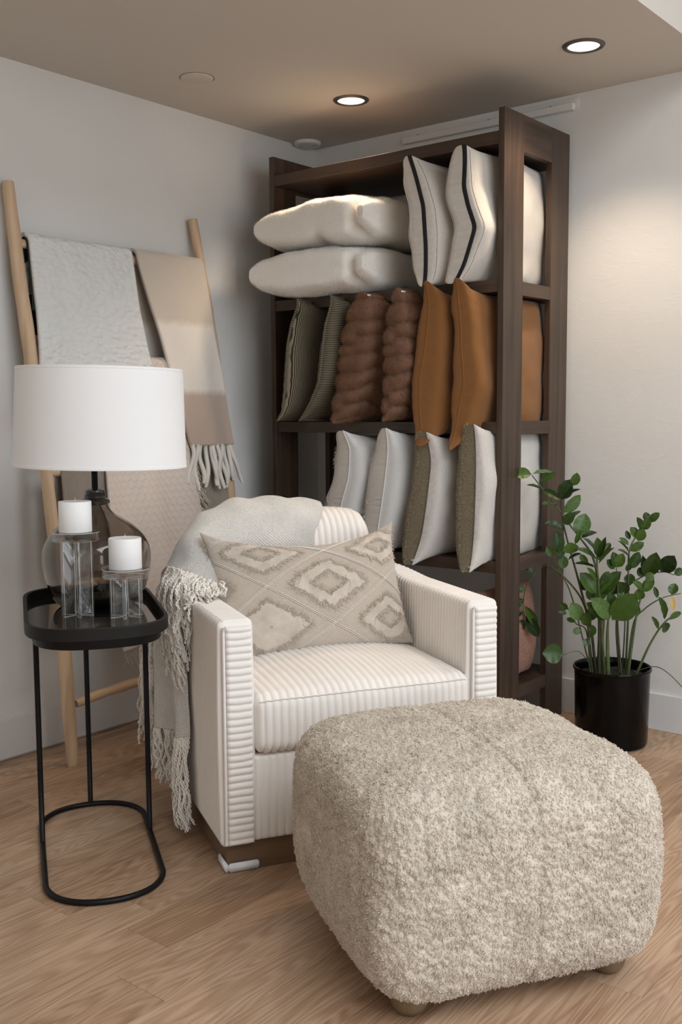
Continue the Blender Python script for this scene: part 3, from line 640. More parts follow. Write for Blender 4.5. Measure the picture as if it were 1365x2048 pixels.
def seat_prof(xf):
    P2, N2 = rrect(.62, .150, .030, 40, 10, 8); crown = (1 - abs(2 * xf - 1) ** 2.2)
    yy = P2[:, 0] / .31; up = P2[:, 1] > 0
    Q = P2.copy(); Q[:, 1] += np.where(up, .034 * crown * (1 - np.abs(yy) ** 2.4) + .004, 0)
    Q[:, 0] += np.where(P2[:, 0] < 0, -.012 * crown * (1 - (P2[:, 1] / .075) ** 2), 0)
    return Q + [.302, .398], N2
seat, SG = soft_block('seat_cushion', AT + .002, CW - AT - .002, seat_prof, 0, .0215, .0068, ch, M['cord'])
def seatline(zs, off):
    j = np.argmin(np.abs(SG[SG.shape[0] // 2, :, 2] - zs) + np.where(SG[SG.shape[0] // 2, :, 1] > .2, 9, 0)); p = SG[4:-4:2, j].copy(); p[:, 1] -= off; return wob(p, .0006, 60, 2)
V, F = tube(seatline(.470, .0035), .0019, 6); mk('front_seam', V, F, M['seam'], ch)
def back_prof(xf):
    q = abs(2 * xf - 1); tp = .900 - .022 * q ** 6; bt = .47; hgt = tp - bt; P2, N2 = rrect(.165, hgt, .07, 5, 34, 12); z = P2[:, 1] + (tp + bt) / 2
    lean = (z - bt) / hgt; bow = .022 * (1 - q ** 2); y = P2[:, 0] + .585 + .085 * lean + .05 * (1 - q ** 2)
    y = y - np.where(P2[:, 0] < 0, bow * np.sin(np.clip(lean, 0, 1) * PI), 0)
    return np.stack([y, z], -1), N2
back, BG = soft_block('back_cushion', AT + .01, CW - AT - .062, back_prof, 0, .0215, .0068, ch, M['cord'], endr=.038)
box('plinth', (.018, .020, .0), (CW - .018, .62, ZB + .006), M['plinth'], ch, .002)
# white foam edge guards on the plinth corners
def guard(cx_, cy_, dx, dy, L1=.085, L2=.075):
    bm = bmesh.new()
    for lo, hi in (((0, -.009, .002), (L1, .0, .026)), ((-.009, -.009, .002), (0, L2, .026))):
        g = bmesh.ops.create_cube(bm, size=1)['verts']
        for q in g: q.co = Vector([(q.co[k] + .5) * (hi[k] - lo[k]) + lo[k] for k in range(3)])
    bmesh.ops.bevel(bm, geom=bm.edges[:], offset=.0035, segments=3, affect='EDGES')
    for q in bm.verts: q.co.x = cx_ + dx * q.co.x; q.co.y = cy_ + dy * q.co.y
    if dx * dy < 0: bmesh.ops.reverse_faces(bm, faces=bm.faces[:])
    bm_obj('edge_guard', bm, M['foam'], ch, True)['label'] = 'white foam edge guard'
guard(.018, .020, 1, 1); guard(CW - .018, .020, -1, 1)

# ---------------------------------------------------------------- lumbar cushion on the chair
g = np.random.default_rng(5)
def lumb(P, s, t, side):
    P = P.copy(); up = np.clip(t, 0, 1); P[..., 2] -= .056 * (1 - np.abs(s) ** 2.2) * up ** 2; P[..., 2] -= .006 * (1 - s ** 2) * np.clip(-t, 0, 1); return P
LPil = Pillow(.645, .405, .165, .08, 2.8, 3, .005, nu=110, nv=80, full=.42, extra=lumb)
lt = thing('lumbar_cushion', 'greige linen lumbar cushion with frayed diamonds and crossing cords, on the armchair seat', 'cushion')
lt.matrix_world = Matrix.Translation(CL) @ Matrix.Rotation(CA, 4, 'Z') @ Matrix.Translation((.397, .435, .677)) @ Matrix.Rotation(math.radians(-23), 4, 'X') @ Matrix.Rotation(math.radians(-.5), 4, 'Y')
lc = LPil.build('cover', M['greige'], lt)
M['applique'] = plain('greige_cotton_patch', (.56, .49, .42), .95, sheen=.0, bumps=(420, .8, .0015), var=(25, .14))
M['fray'] = plain('greige_fray', (.56, .485, .40), .95)
M['cordw'] = plain('pale_cord', (.74, .69, .63), .9)
def onp(s, t, off): return LPil.pos(np.clip(s, -.985, .985), np.clip(t, -.985, .985), -1, off)
frays = []
for (s0, t0, sc, ring) in ((.13, 0, 1, 1), (-.49, .62, 1, 1), (.75, .62, .9, 1), (-.49, -.60, 1, 0), (.75, -.60, .9, 1), (-1.03, .05, .5, 0)):
    A = np.linspace(0, 2 * PI, 160, endpoint=False); q = 1 / (np.abs(np.cos(A)) + np.abs(np.sin(A))) ** .9
    jag = 1 + .05 * np.interp(A, np.linspace(0, 2 * PI, 60), g.normal(0, 1, 60)) + .03 * g.normal(0, 1, 160)
    r1 = .385 * sc * q * jag; r0_ = (.20 if ring else .02) * sc * q * (1 + .05 * g.normal(0, 1, 160))
    R_ = np.linspace(0, 1, 9)[:, None] * (r1 - r0_)[None] + r0_[None]
    S = s0 + R_ * np.cos(A); T = t0 + R_ * np.sin(A) * 1.0
    inside = (np.abs(S) < .97) & (np.abs(T) < .96); G = onp(S, T, .0016 + .0007 * vnoise(np.stack([S, T, S], -1), 20, 4)); F = gridF(9, 160, False, True, flip=True)
    keep = inside.ravel()[F].all(1); us = np.zeros(G.size // 3, bool); us[F[keep].ravel()] = True; mp_ = np.cumsum(us) - 1
    if keep.sum() < 10: continue
    mk('diamond_patch', G.reshape(-1, 3)[us], mp_[F[keep]], M['applique'], lt)
    for rr_, sgn in ((r1, 1), (r0_, -1)):
        if sgn < 0 and not ring: continue
        for k in range(0, 800 if sgn > 0 else 260):
            a = g.uniform(0, 2 * PI); rad_ = np.interp(a, A, rr_, period=2 * PI); s_a, t_a = s0 + rad_ * math.cos(a), t0 + rad_ * math.sin(a)
            if abs(s_a) > .96 or abs(t_a) > .94: continue
            L = abs(g.normal(0, .030)) + .012; b_ = a + g.normal(0, .7); s_b, t_b = s_a + sgn * L * math.cos(b_), t_a + sgn * L * 1.3 * math.sin(b_) - .010
            st = np.linspace(0, 1, 4); frays.append(onp(s_a + (s_b - s_a) * st, t_a + (t_b - t_a) * st, .0022 + .002 * np.sin(st * 2)))
# frayed side hems
for sd in (-1, 1):
    for k in range(420):
        t_a = g.uniform(-.95, .95); p0 = (LPil.pos(np.array([sd * .995]), np.array([t_a]), -1) + LPil.pos(np.array([sd * .995]), np.array([t_a]), 1))[0] / 2; L = g.uniform(.003, .011)
        d = np.array([sd, g.normal(-.4, .3), g.normal(-.3, .6)]); frays.append(np.array([p0, p0 + d * L * .33, p0 + d * L * .66 + [0, 0, -.0006], p0 + d * L + [0, 0, -.0015]]))
V, F = strands(frays, .0008, 3, .6); mk('frayed_threads', V, F, M['fray'], lt, kind='stuff')
for sgn in (1, -1):
    for k in range(-4, 5):
        s_c = .13 - .62 + 1.24 * k
        for dd in (-.010, .010):
            s = np.linspace(-.975, .975, 400); t = sgn * (s - s_c) * 1.0 + dd * 1.4; ok = np.abs(t) < .97
            if ok.sum() < 12: continue
            V, F = tube(onp(s[ok], t[ok], .0026), .0012, 6); mk('cord', V, F, M['cordw'], lt)

# ---------------------------------------------------------------- throw over the chair (same local frame)
M['throw'] = None
m, nt, b = nodes('ivory_knit'); tc = nt.nodes.new('ShaderNodeTexCoord'); sp = nt.nodes.new('ShaderNodeSeparateXYZ'); nt.links.new(tc.outputs['UV'], sp.inputs[0])
kx = 2 * PI / .0068; wv = math_(nt, 'MULTIPLY', noise(nt, tc.outputs['UV'], 150, 3), 7.0)
sx = math_(nt, 'SINE', math_(nt, 'ADD', math_(nt, 'MULTIPLY', sp.outputs[0], kx), wv)); sy = math_(nt, 'SINE', math_(nt, 'ADD', math_(nt, 'MULTIPLY', math_(nt, 'ADD', sp.outputs[1], math_(nt, 'MULTIPLY', sp.outputs[0], .5)), kx), wv))
h = math_(nt, 'MULTIPLY', sx, sy); nn = noise(nt, tc.outputs['UV'], 420, 3, .7); big = noise(nt, tc.outputs['UV'], 7, 2)
fac = math_(nt, 'ADD', math_(nt, 'ADD', math_(nt, 'MULTIPLY', h, .16), math_(nt, 'MULTIPLY', nn, .75)), math_(nt, 'MULTIPLY', big, .35))
nt.links.new(ramp(nt, fac, [(.33, (.42, .42, .43)), (.39, (.90, .87, .82)), (.50, (.95, .91, .85))]), b.inputs['Base Color']); b.inputs['Roughness'].default_value = .95; b.inputs['Sheen Weight'].default_value = .3
bump(nt, b, math_(nt, 'ADD', h, math_(nt, 'MULTIPLY', nn, 1.8)), .95, .0017); M['knit'] = m
M['yarn'] = plain('ivory_yarn', (.88, .83, .76), .95, var=(20, .06))
th = thing('chair_throw', 'ivory loose-knit throw with long fringe draped over the left arm of the armchair', 'throw', CL, CA)
def sheet(Cc, nu_, nv_, seed, amp=.004):
    G = crom(crom(np.array(Cc), nu_, 0), nv_, 1); G[..., 2] += amp * .8 * np.sin(G[..., 0] * 46 + G[..., 1] * 22 + seed) * np.sin(G[..., 1] * 9 + 1); G = G + amp * np.stack([vnoise(G, 14, seed), vnoise(G, 14, seed + 1), vnoise(G, 14, seed + 2)], -1) * np.array([1, 1, .5])
    o = mk('knit_cloth', G, gridF(nu_, nv_), M['knit'], th, uv=gridUV(G)); md = o.modifiers.new('thick', 'SOLIDIFY'); md.thickness = .005; md.offset = 0; return o, G
o, G1 = sheet([
    [(.47, .590, .70), (.485, .590, .84), (.515, .640, .903), (.53, .745, .917), (.53, .86, .80)],
    [(.36, .575, .68), (.36, .578, .85), (.37, .625, .924), (.37, .745, .930), (.37, .88, .75)],
    [(.25, .560, .70), (.245, .568, .85), (.23, .615, .918), (.23, .735, .922), (.24, .87, .72)],
    [(.165, .530, .73), (.15, .545, .82), (.125, .595, .882), (.115, .700, .888), (.12, .83, .72)],
    [(.125, .475, .740), (.095, .49, .785), (.055, .545, .825), (.045, .650, .825), (.05, .77, .70)],
    [(.105, .425, .722), (.065, .43, .737), (.020, .475, .748), (-.012, .590, .752), (-.01, .72, .68)]], 120, 90, 1, .009)
o2, G2 = sheet([
    [(.030, .405, .700), (-.005, .43, .700), (-.018, .500, .700), (-.020, .620, .700), (-.01, .73, .66)],
    [(-.022, .345, .60), (-.034, .385, .60), (-.030, .470, .60), (-.052, .580, .59), (-.04, .70, .55)],
    [(-.020, .305, .43), (-.046, .360, .43), (-.024, .450, .42), (-.062, .550, .42), (-.045, .66, .39)],
    [(-.022, .280, .30), (-.050, .335, .285), (-.022, .430, .275), (-.066, .530, .26), (-.048, .63, .25)]], 70, 90, 4)
def fringe(starts, ends, sagf, n_var, seed, rad=.0023, m_=14, wavy=.0035, parent=th, name='fringe', mat=None, knots=False, two=True, mid=None):
    """cords from starts to ends (k,3 arrays), bulged by sagf (vector), with twisted waviness; mid: optional via points"""
    g = np.random.default_rng(seed); k = len(starts); t = np.linspace(0, 1, m_)[None, :, None]
    if mid is None: P = starts[:, None] * (1 - t) + ends[:, None] * t + np.asarray(sagf).reshape(-1, 1, 3) * (np.sin(t * PI))
    else: P = np.moveaxis(crom(np.stack([starts, mid, ends]), m_), 0, 1)
    A = g.uniform(0, 6.28, (k, 1)); fr = g.uniform(1.6, 3.6, (k, 1)); tt = t[0, :, 0][None]
    P[..., 0] += wavy * np.sin(A + fr * 6.28 * tt) * (tt ** .5); P[..., 1] += wavy * np.cos(A * 1.7 + fr * 5.1 * tt) * (tt ** .5); P[..., 2] += .5 * wavy * np.sin(A * 2.3 + fr * 9 * tt) * tt
    allP = [P]
    if two: Q = P.copy(); ph = tt * 6.28 * 9 + A; Q[..., 0] += rad * 1.3 * np.cos(ph); Q[..., 1] += rad * 1.3 * np.sin(ph); P[..., 0] -= rad * 1.3 * np.cos(ph); P[..., 1] -= rad * 1.3 * np.sin(ph); allP.append(Q)
    V, F = strands(np.concatenate(allP), rad, 5, .8); return mk(name, V, F, mat or M['yarn'], parent, kind='stuff')
g = np.random.default_rng(8)
def along(E, u_):
    i = np.arange(len(E)); return np.stack([np.interp(u_ * (len(E) - 1), i, E[:, a]) for a in range(3)], -1)
# fringe at the bottom of the hanging end
k = 90; q = np.sort(g.random(k)); st = along(G2[-1], q)
en = st + np.stack([g.normal(.0, .009, k) + .004, g.normal(-.015, .016, k), -(st[:, 2] - (.012 + .07 * (q > .5) + .035 * np.abs(g.normal(0, 1, k))))], -1)
fringe(st, en, np.stack([g.normal(-.004, .006, k), g.normal(0, .008, k), np.zeros(k)], -1), 0, 9, m_=46, wavy=.006)
# dense fringe of the upper hem: lies over the rear of the arm and spills down outside
k = 190; q = np.sort(g.random(k)) ** .9; st = along(G1[-1, 2:66], q); st += g.normal(0, .004, (k, 3)) * [1, 1, .3]
cq = [0, .22, .42, .60, .80, 1]
md_ = np.stack([np.interp(q, cq, [.100, .060, .012, -.018, -.032, -.042]), np.interp(q, cq, [.370, .365, .380, .400, .470, .580]), np.interp(q, cq, [.712, .712, .712, .695, .680, .660])], -1)
en = np.stack([np.interp(q, cq, [.088, .050, -.010, -.036, -.046, -.056]), np.interp(q, cq, [.300, .305, .300, .310, .380, .520]), np.interp(q, cq, [.694, .695, .650, .520, .500, .540])], -1)
md_ += np.stack([g.normal(0, .009, k), g.normal(0, .012, k), np.abs(g.normal(0, .006, k))], -1)
en += np.stack([g.normal(0, .008, k), g.normal(0, .018, k), np.where(q > .38, g.normal(0, .040, k), np.abs(g.normal(0, .004, k)))], -1)
out_ = en[:, 2] < .68; en[out_, 0] = np.minimum(en[out_, 0], -.018)
fringe(st, en, 0, 0, 10, m_=36, wavy=.005, mid=md_)
# the long side strands hanging by the arm
k = 60; q = g.random(k); st = np.stack([np.interp(q, [0, 1], [-.008, -.03]), np.interp(q, [0, 1], [.33, .42]), np.interp(q, [0, 1], [.69, .67])], -1)
en = np.stack([g.normal(-.034, .006, k), np.interp(q, [0, 1], [.285, .37]) + g.normal(0, .012, k), g.uniform(.42, .56, k)], -1)
fringe(st, en, np.stack([np.full(k, -.022), np.zeros(k), np.zeros(k)], -1), 0, 12, m_=30, wavy=.006)
# rear fringe, thinner, behind the table leg
k = 34; st = np.stack([g.uniform(-.07, -.04, k), g.uniform(.60, .80, k), g.uniform(.40, .60, k)], -1)
en = st + np.stack([g.normal(0, .01, k), g.normal(.02, .01, k), -(st[:, 2] - g.uniform(.10, .22, k))], -1)
fringe(st, en, np.zeros((k, 3)), 0, 13, m_=36, wavy=.006)
# knots along the hem of the hanging end
# fuzzy edge hairs
fur(o, 9000, .010, .00022, M['cream_fur'], th, 44, jit=1.2, curl=.0015, name='fuzz')

# ---------------------------------------------------------------- ottoman
ot = thing('ottoman', 'plump cube ottoman covered in curly beige sheepskin, in front of the armchair', 'ottoman', (1.972, -1.812, 0), math.radians(58))
M['wool_base'] = plain('wool_base', (.68, .605, .51), 1.0, spec=.1, var=(14, .16), bumps=(260, 1.0, .004)); M['wool'] = furry('wool_curls', (.52, .435, .34), (.88, .815, .73), 1.0, 14, True)
n = 270; a = np.linspace(-1, 1, n); faces = []
OW, OD, OH, Z0 = .336, .330, .232, .257
def osurf(D):
    """direction cube point -> surface"""
    p = 6.0; r = (np.abs(D) ** p).sum(-1, keepdims=True) ** (-1 / p); Q = D * r
    X = Q * np.array([OW, OD, OH]); z = Q[..., 2]
    X[..., 0] *= 1 + .035 * (1 - z ** 2) - .03 * (z < 0) * z ** 2; X[..., 1] *= 1 + .035 * (1 - z ** 2) - .03 * (z < 0) * z ** 2
    X[..., 2] += .012 * (z > .6) * (1 - Q[..., 0] ** 2) * (1 - Q[..., 1] ** 2)
    # panel seams
    X += .004 * np.stack([vnoise(X, 9, 5), vnoise(X, 9, 6), vnoise(X, 9, 7)], -1)
    seam_ = np.exp(-((Q[..., 0] - .0) / .03) ** 2) * .006; X[..., 2] -= seam_ * (z > .8); X[..., 1] -= np.sign(Q[..., 1]) * seam_ * (np.abs(Q[..., 1]) > .8)
    X[..., 2] += Z0; return X
A, B = np.meshgrid(np.tan(a * PI / 4), np.tan(a * PI / 4), indexing='ij'); one = np.ones_like(A); prt = []
for D, fl in ((np.stack([A, B, one], -1), 0), (np.stack([A, B, -one], -1), 1), (np.stack([A, one, B], -1), 1), (np.stack([A, -one, B], -1), 0), (np.stack([one, A, B], -1), 0), (np.stack([-one, A, B], -1), 1)):
    prt.append((osurf(D), gridF(n, n, flip=bool(fl))))
def worley(P, cell, seed):
    q = P / cell; i = np.floor(q).astype(np.int64); best = np.full(P.shape[:-1], 9.0)
    for a_ in (-1, 0, 1):
        for b_ in (-1, 0, 1):
            for c_ in (-1, 0, 1):
                j = i + [a_, b_, c_]; h_ = (j[..., 0] * 73856093) ^ (j[..., 1] * 19349663) ^ (j[..., 2] * 83492791) ^ seed
                r_ = [(((h_ >> s_) * 2654435761) & 0xffffff) / 0xffffff for s_ in (0, 3, 7)]; best = np.minimum(best, sum((j[..., k] + r_[k] - q[..., k]) ** 2 for k in range(3)))
    return np.sqrt(best)
V, F, U = join(prt)
nrm_ = V - np.array([0, 0, Z0]); nrm_ = np.sign(nrm_) * (np.abs(nrm_) / [OW, OD, OH]) ** 4.2 / [OW, OD, OH]; nrm_ /= np.linalg.norm(nrm_, axis=1)[:, None]
wv_ = np.stack([vnoise(V, 60, 1), vnoise(V, 60, 2), vnoise(V, 60, 3)], -1) * .004
d1 = worley(V + wv_, .0135, 11); d2 = worley(V + wv_, .03, 5); V = V + nrm_ * (.0085 * (1 - np.clip(d1, 0, 1) ** 1.9) + .005 * (1 - np.clip(d2, 0, 1)) - .008)[:, None]
ocov = mk('cover', V, F, M['wool_base'], ot)
bmx = bmesh.new(); bmx.from_mesh(ocov.data); bmesh.ops.remove_doubles(bmx, verts=bmx.verts, dist=1e-5); bmx.to_mesh(ocov.data); bmx.free()
# curls: locks of a few strands coiled together
def wool(o, n, k, seed, parent, mat):
    P, N = sample(o, n, seed, lambda c_, n_: 1.0 - .6 * (n_[:, 2] < -.6)); g = np.random.default_rng(seed); ts = np.linspace(0, 1, 9)[None, :, None]
    cl = .35 + .65 * np.clip(.5 + vnoise(P, 7, 9) * .9, 0, 1)      # some areas combed smoother
    D = N * .75 + g.normal(0, .55, P.shape); D[:, 2] -= .15; D /= np.linalg.norm(D, axis=1)[:, None]
    a = np.cross(D, g.normal(0, 1, P.shape)); a /= np.linalg.norm(a, axis=1)[:, None]; b_ = np.cross(D, a)
    L = g.uniform(.0025, .0050, n)[:, None, None]; R = (g.uniform(.0010, .0020, n) * cl)[:, None, None]; ph = g.uniform(0, 6.28, n)[:, None, None]; tw = g.uniform(.9, 1.7, n)[:, None, None] * 2 * PI
    ax = P[:, None] - N[:, None] * .003 + D[:, None] * L * ts + N[:, None] * .0035 * np.sin(ts * PI)
    sp = ax + R * np.sqrt(ts) * (a[:, None] * np.cos(ph + tw * ts) + b_[:, None] * np.sin(ph + tw * ts)); out = []
    for j in range(k):
        off = g.normal(0, .0008, (n, 1, 3)) + g.normal(0, .0004, (n, 9, 3)); out.append(sp + off)
    return hair('wool_curls', np.concatenate(out), .00048, mat, parent, .6)
wool(ocov, 85000, 2, 3, ot, M['wool'])
for sx, sy in ((-1, -1), (1, -1), (-1, 1), (1, 1)):
    V, F, _ = lathe([(.0005, 0), (.020, .0005), (.030, .006), (.038, .018), (.041, .032), (.039, .048), (.034, .062), (.030, .068)], 40, (sx * .235, sy * .225, 0)); mk('leg', V, F, M['foot_wood'], ot, label='round bun foot of brown wood')
# ---------------------------------------------------------------- side table (local x along its length)
TX, TY = .9018, -2.0311
tb = thing('side_table', 'narrow black metal side table with a rimmed tray top', 'side table', (TX, TY, 0), math.radians(-33.5))
def oval(hx, hy, st, e, n=160):
    """racetrack: straight to +-st, then superelliptic ends"""
    out = []
    for k in range(n):
        a = 2 * PI * k / n; ca, sa = math.cos(a), math.sin(a); q = 2 / e
        x = (hx - st) * math.copysign(abs(ca) ** q, ca) + math.copysign(st, ca) * min(1, abs(ca) * 14); y = hy * math.copysign(abs(sa) ** q, sa); out.append((x, y))
    P = np.array(out); d = np.linalg.norm(np.diff(np.vstack([P, P[:1]]), axis=0), axis=1); s = np.concatenate([[0], np.cumsum(d)]); t = np.linspace(0, s[-1], n, endpoint=False)
    Q = np.vstack([P, P[:1]]); return np.column_stack([np.interp(t, s, Q[:, 0]), np.interp(t, s, Q[:, 1])])
P = oval(.339, .151, .19, 2.2); V, F = tube(np.column_stack([P, np.full(len(P), .0085)]), .0078, 10, closed=True); mk('base_loop', V, F, M['black_metal'], tb)
for x, y in ((-.078, -.151), (-.078, .151), (-.339, .0)):
    V, F = tube([(x, y, z) for z in (.008, .2, .45, .652)], .0078, 12); mk('leg', V, F, M['black_metal'], tb)
def ring_sweep(hx, hy, st, e, prof, n=200):
    P = oval(hx, hy, st, e, n); T = np.roll(P, -1, 0) - np.roll(P, 1, 0); T /= np.linalg.norm(T, axis=1)[:, None]; Nn = np.column_stack([T[:, 1], -T[:, 0]])
    G = np.stack([np.column_stack([P + Nn * o_, np.full(n, z)]) for o_, z in prof]); return G
G = ring_sweep(.322, .162, .16, 2.6, [(-.05, .646), (0, .646), (.001, .648), (.001, .672), (-.05, .672)]); 
def cap(G, i):
    c = G[i].mean(0); n = G.shape[1]; return c
def closed_sweep(name, G, mat, parent):
    k, n, _ = G.shape; F = [tuple(q) for q in gridF(k, n, False, True)]; V = np.concatenate([G.reshape(-1, 3), [G[0].mean(0), G[-1].mean(0)]])
    F += [(k * n, (a + 1) % n, a) for a in range(n)] + [(k * n + 1, (k - 1) * n + a, (k - 1) * n + (a + 1) % n) for a in range(n)]; return mk(name, V, F, mat, parent, smooth=True)
def flat(o, ang=30):
    me = o.data; 
    for p in me.polygons: p.use_smooth = True
    md = o.modifiers.new('edges', 'EDGE_SPLIT'); md.split_angle = math.radians(ang)
flat(closed_sweep('tray_base', G, M['black_metal'], tb))
G = ring_sweep(.340, .180, .16, 2.7, [(-.020, .6705), (0, .6705), (.0012, .672), (.0012, .6995), (-.0005, .702), (-.0085, .702), (-.010, .700), (-.010, .6765)])
o = mk('tray_rim', G, gridF(8, 200, False, True), M['black_wood'], tb); flat(o)
G = ring_sweep(.3305, .1705, .16, 2.7, [(-.02, .6735), (0, .6735), (0, .6765), (-.02, .6766)]); flat(closed_sweep('tray_glass', G, M['black_glass'], tb))
TZ = .6768
# ---------------------------------------------------------------- lamp
LX, LY = .810, -1.939
lp = thing('table_lamp', 'large lamp with a white drum shade and smoky glass bottle base, on the side table', 'lamp', (LX, LY, TZ))
out = [(.001, .0), (.085, .0), (.105, .004), (.124, .022), (.138, .055), (.1495, .10), (.1525, .140), (.147, .172), (.129, .205), (.103, .230), (.076, .248), (.054, .262), (.042, .274), (.037, .283), (.034, .290)]
oc = crom(np.array(out), 60); th_ = .0035; T = np.gradient(oc, axis=0); T /= np.linalg.norm(T, axis=1)[:, None]; inn = oc - np.column_stack([T[:, 1], -T[:, 0]]) * th_; inn[:, 0] = np.maximum(inn[:, 0], .0005); inn[:8, 1] = np.maximum(inn[:8, 1], .008)
V, F, _ = lathe(np.vstack([oc, inn[::-1]]), 96, closed=False); mk('glass_bottle', V, F, M['smoke'], lp); V, F, _ = lathe([(.0005, .0085), (.088, .0085), (.098, .012), (.098, .020), (.0005, .021)], 64); mk('base_dark_disc', V, F, M['black_metal'], lp)  # added dark disc, stands for the black tray seen through the glass
V, F, _ = lathe([(.0005, .2895), (.035, .2895), (.040, .292), (.0415, .299), (.037, .304), (.030, .307), (.031, .314), (.028, .318), (.027, .329), (.021, .333), (.0005, .333)], 64); flat(mk('collar', V, F, M['neck'], lp), 40)
V, F = tube([(0, 0, z) for z in (.331, .5, .6, .64)], .0088, 16); mk('pole', V, F, M['black_metal'], lp)
sh_ = bpy.data.objects.new('lamp_shade_pivot', None)
def shade_pts(r, z): return r, z
SH = []
r0s, r1s, z0s, z1s = .2405, .2305, .397, .673
prof = [(r0s, z0s), (r0s + .0008, z0s + .001), (r0s + .0008, z0s + .008), (r0s, z0s + .009)] + [(r0s + (r1s - r0s) * k / 10, z0s + (z1s - z0s) * k / 10) for k in range(1, 10)] + [(r1s, z1s - .008), (r1s + .0008, z1s - .007), (r1s + .0008, z1s - .0005), (r1s, z1s), (r1s - .0022, z1s), (r0s - .0022, z0s)]
V, F, _ = lathe(prof, 160, closed=True); V = V.reshape(-1, 3)
tilt = Matrix.Rotation(math.radians(-1.2), 3, Vector((.629, -.777, 0))); V = (V - [0, 0, .54]) @ np.array(tilt).T + [0.0, 0.0, .54] + np.array([.017, .014, 0]); shd = mk('lamp_shade', V, F, M['shade'], lp); flat(shd, 35)
bm = bmesh.new(); wires = [((0, 0, .64), (.012 + .224 * math.cos(a), .010 + .224 * math.sin(a), .655)) for a in (.3, .3 + 2 * PI / 3, .3 + 4 * PI / 3)]; bm.free()
for a_, b_ in wires: V, F = tube([a_, b_], .0016, 6); mk('shade_spider', V, F, M['black_metal'], lp)
V, F, _ = lathe([(.0005, .638), (.014, .638), (.014, .668), (.0005, .668)], 24); mk('bulb_socket', V, F, M['black_metal'], lp)
V, F, _ = lathe([(.0005, .53), (.018, .538), (.028, .56), (.028, .585), (.016, .61), (.012, .64)], 32); mk('bulb', V, F, M['shade'], lp)
# ---------------------------------------------------------------- candle holders
def holder(x, y, hh, rz, label, clab, ch_, lean):
    t = thing('candle_holder', label, 'candle holder', (x, y, TZ), rz); R = .0455; wdt = .0048; pts = []
    for k in range(6):
        a = k * PI / 3; d = np.array([math.cos(a), math.sin(a)]); n_ = np.array([-d[1], d[0]]); inner = wdt / math.tan(PI / 6)
        pts += [tuple(d * R - n_ * wdt), tuple(d * R + n_ * wdt), tuple(inner * d + n_ * wdt)]
    n = len(pts); V = [(p[0], p[1], 0.0003) for p in pts] + [(p[0], p[1], hh) for p in pts]
    F = [(k, (k + 1) % n, n + (k + 1) % n, n + k) for k in range(n)] + [tuple(range(n))[::-1], tuple(range(n, 2 * n))]
    o = mk('star_stem', V, F, M['crystal'], t, smooth=False); bv = o.modifiers.new('bevel', 'BEVEL'); bv.width = .0010; bv.segments = 1; o.data.materials.append(M['crystal_edge_glint']); bv.material = 1
    V, F, _ = lathe([(.0003, hh + .0004), (.0620, hh + .0004), (.063, hh + .0014), (.063, hh + .0225), (.0620, hh + .0235), (.0003, hh + .0235)], 72); o = mk('disc_plate', V, F, ([M['crystal'], M['crystal_edge_glint']], [1 if (q // 72) in (1, 3) else 0 for q in range(len(F))]), t); flat(o)
    c = thing('pillar_candle', clab, 'candle', (x, y, TZ + hh + .0238), rz, rot=(lean[0], lean[1], rz))
    V, F, _ = lathe([(.0003, 0), (.0425, 0), (.0437, .0012), (.0437, ch_ - .0018), (.0425, ch_ - .0002), (.039, ch_ - .0008), (.0003, ch_ - .0022)], 72); flat(mk('wax_body', V, F, M['wax'], c), 50)
    V, F = tube([(0, 0, ch_ - .003), (.0005, 0, ch_ + .004), (.0025, -.001, ch_ + .010)], .0009, 6); mk('wick', V, F, M['wick'], c)
holder(.897, -2.074, .205, .5, 'taller clear crystal candle holder with a star-shaped stem', 'white pillar candle on the taller crystal holder', .083, (0, 0))
holder(1.020, -2.007, .108, .25, 'shorter clear crystal candle holder with a star-shaped stem', 'white pillar candle on the shorter crystal holder', .083, (0, 0))

# ---------------------------------------------------------------- ladder
ld = thing('blanket_ladder', 'rustic peeled-branch wooden ladder leaning on the left wall with throws over its rungs', 'ladder', (0, 0, 0))
def branch(name, pts, rad, mat, seed, n=60, flatn=0.0):
    P = crom(np.array(pts, float), n); R = np.interp(np.linspace(0, 1, n), np.linspace(0, 1, len(rad)), rad); ns_ = 18
    T = np.gradient(P, axis=0); T /= np.linalg.norm(T, axis=1)[:, None]; ref = np.array([1., 0, 0]); N = np.cross(T, ref); N /= np.linalg.norm(N, axis=1)[:, None]; B = np.cross(T, N); a = np.arange(ns_) * 2 * PI / ns_
    dirv = N[:, None] * np.cos(a)[None, :, None] + B[:, None] * np.sin(a)[None, :, None]; base = P[:, None] + dirv * R[:, None, None]; nz = vnoise(base * [1, 1, .35] if abs(T[:, 2]).mean() > .5 else base * [1, .35, 1], 40, seed) * .09 + vnoise(base, 12, seed + 1) * .06
    Q = P[:, None] + dirv * (R[:, None] * (1 + nz))[..., None]; e0 = P[:1, None] + dirv[:1] * R[0] * .9 - T[0] * .002; e1 = P[-1:, None] + dirv[-1:] * R[-1] * .88 + T[-1] * .003; Q = np.concatenate([e0, Q, e1])
    k = len(Q); V = np.concatenate([Q.reshape(-1, 3), [Q[0].mean(0), Q[-1].mean(0)]]); F = [tuple(q) for q in gridF(k, ns_, False, True)] + [(k * ns_, (j + 1) % ns_, j) for j in range(ns_)] + [(k * ns_ + 1, (k - 1) * ns_ + j, (k - 1) * ns_ + (j + 1) % ns_) for j in range(ns_)]
    return mk(name, V, F, mat, ld)
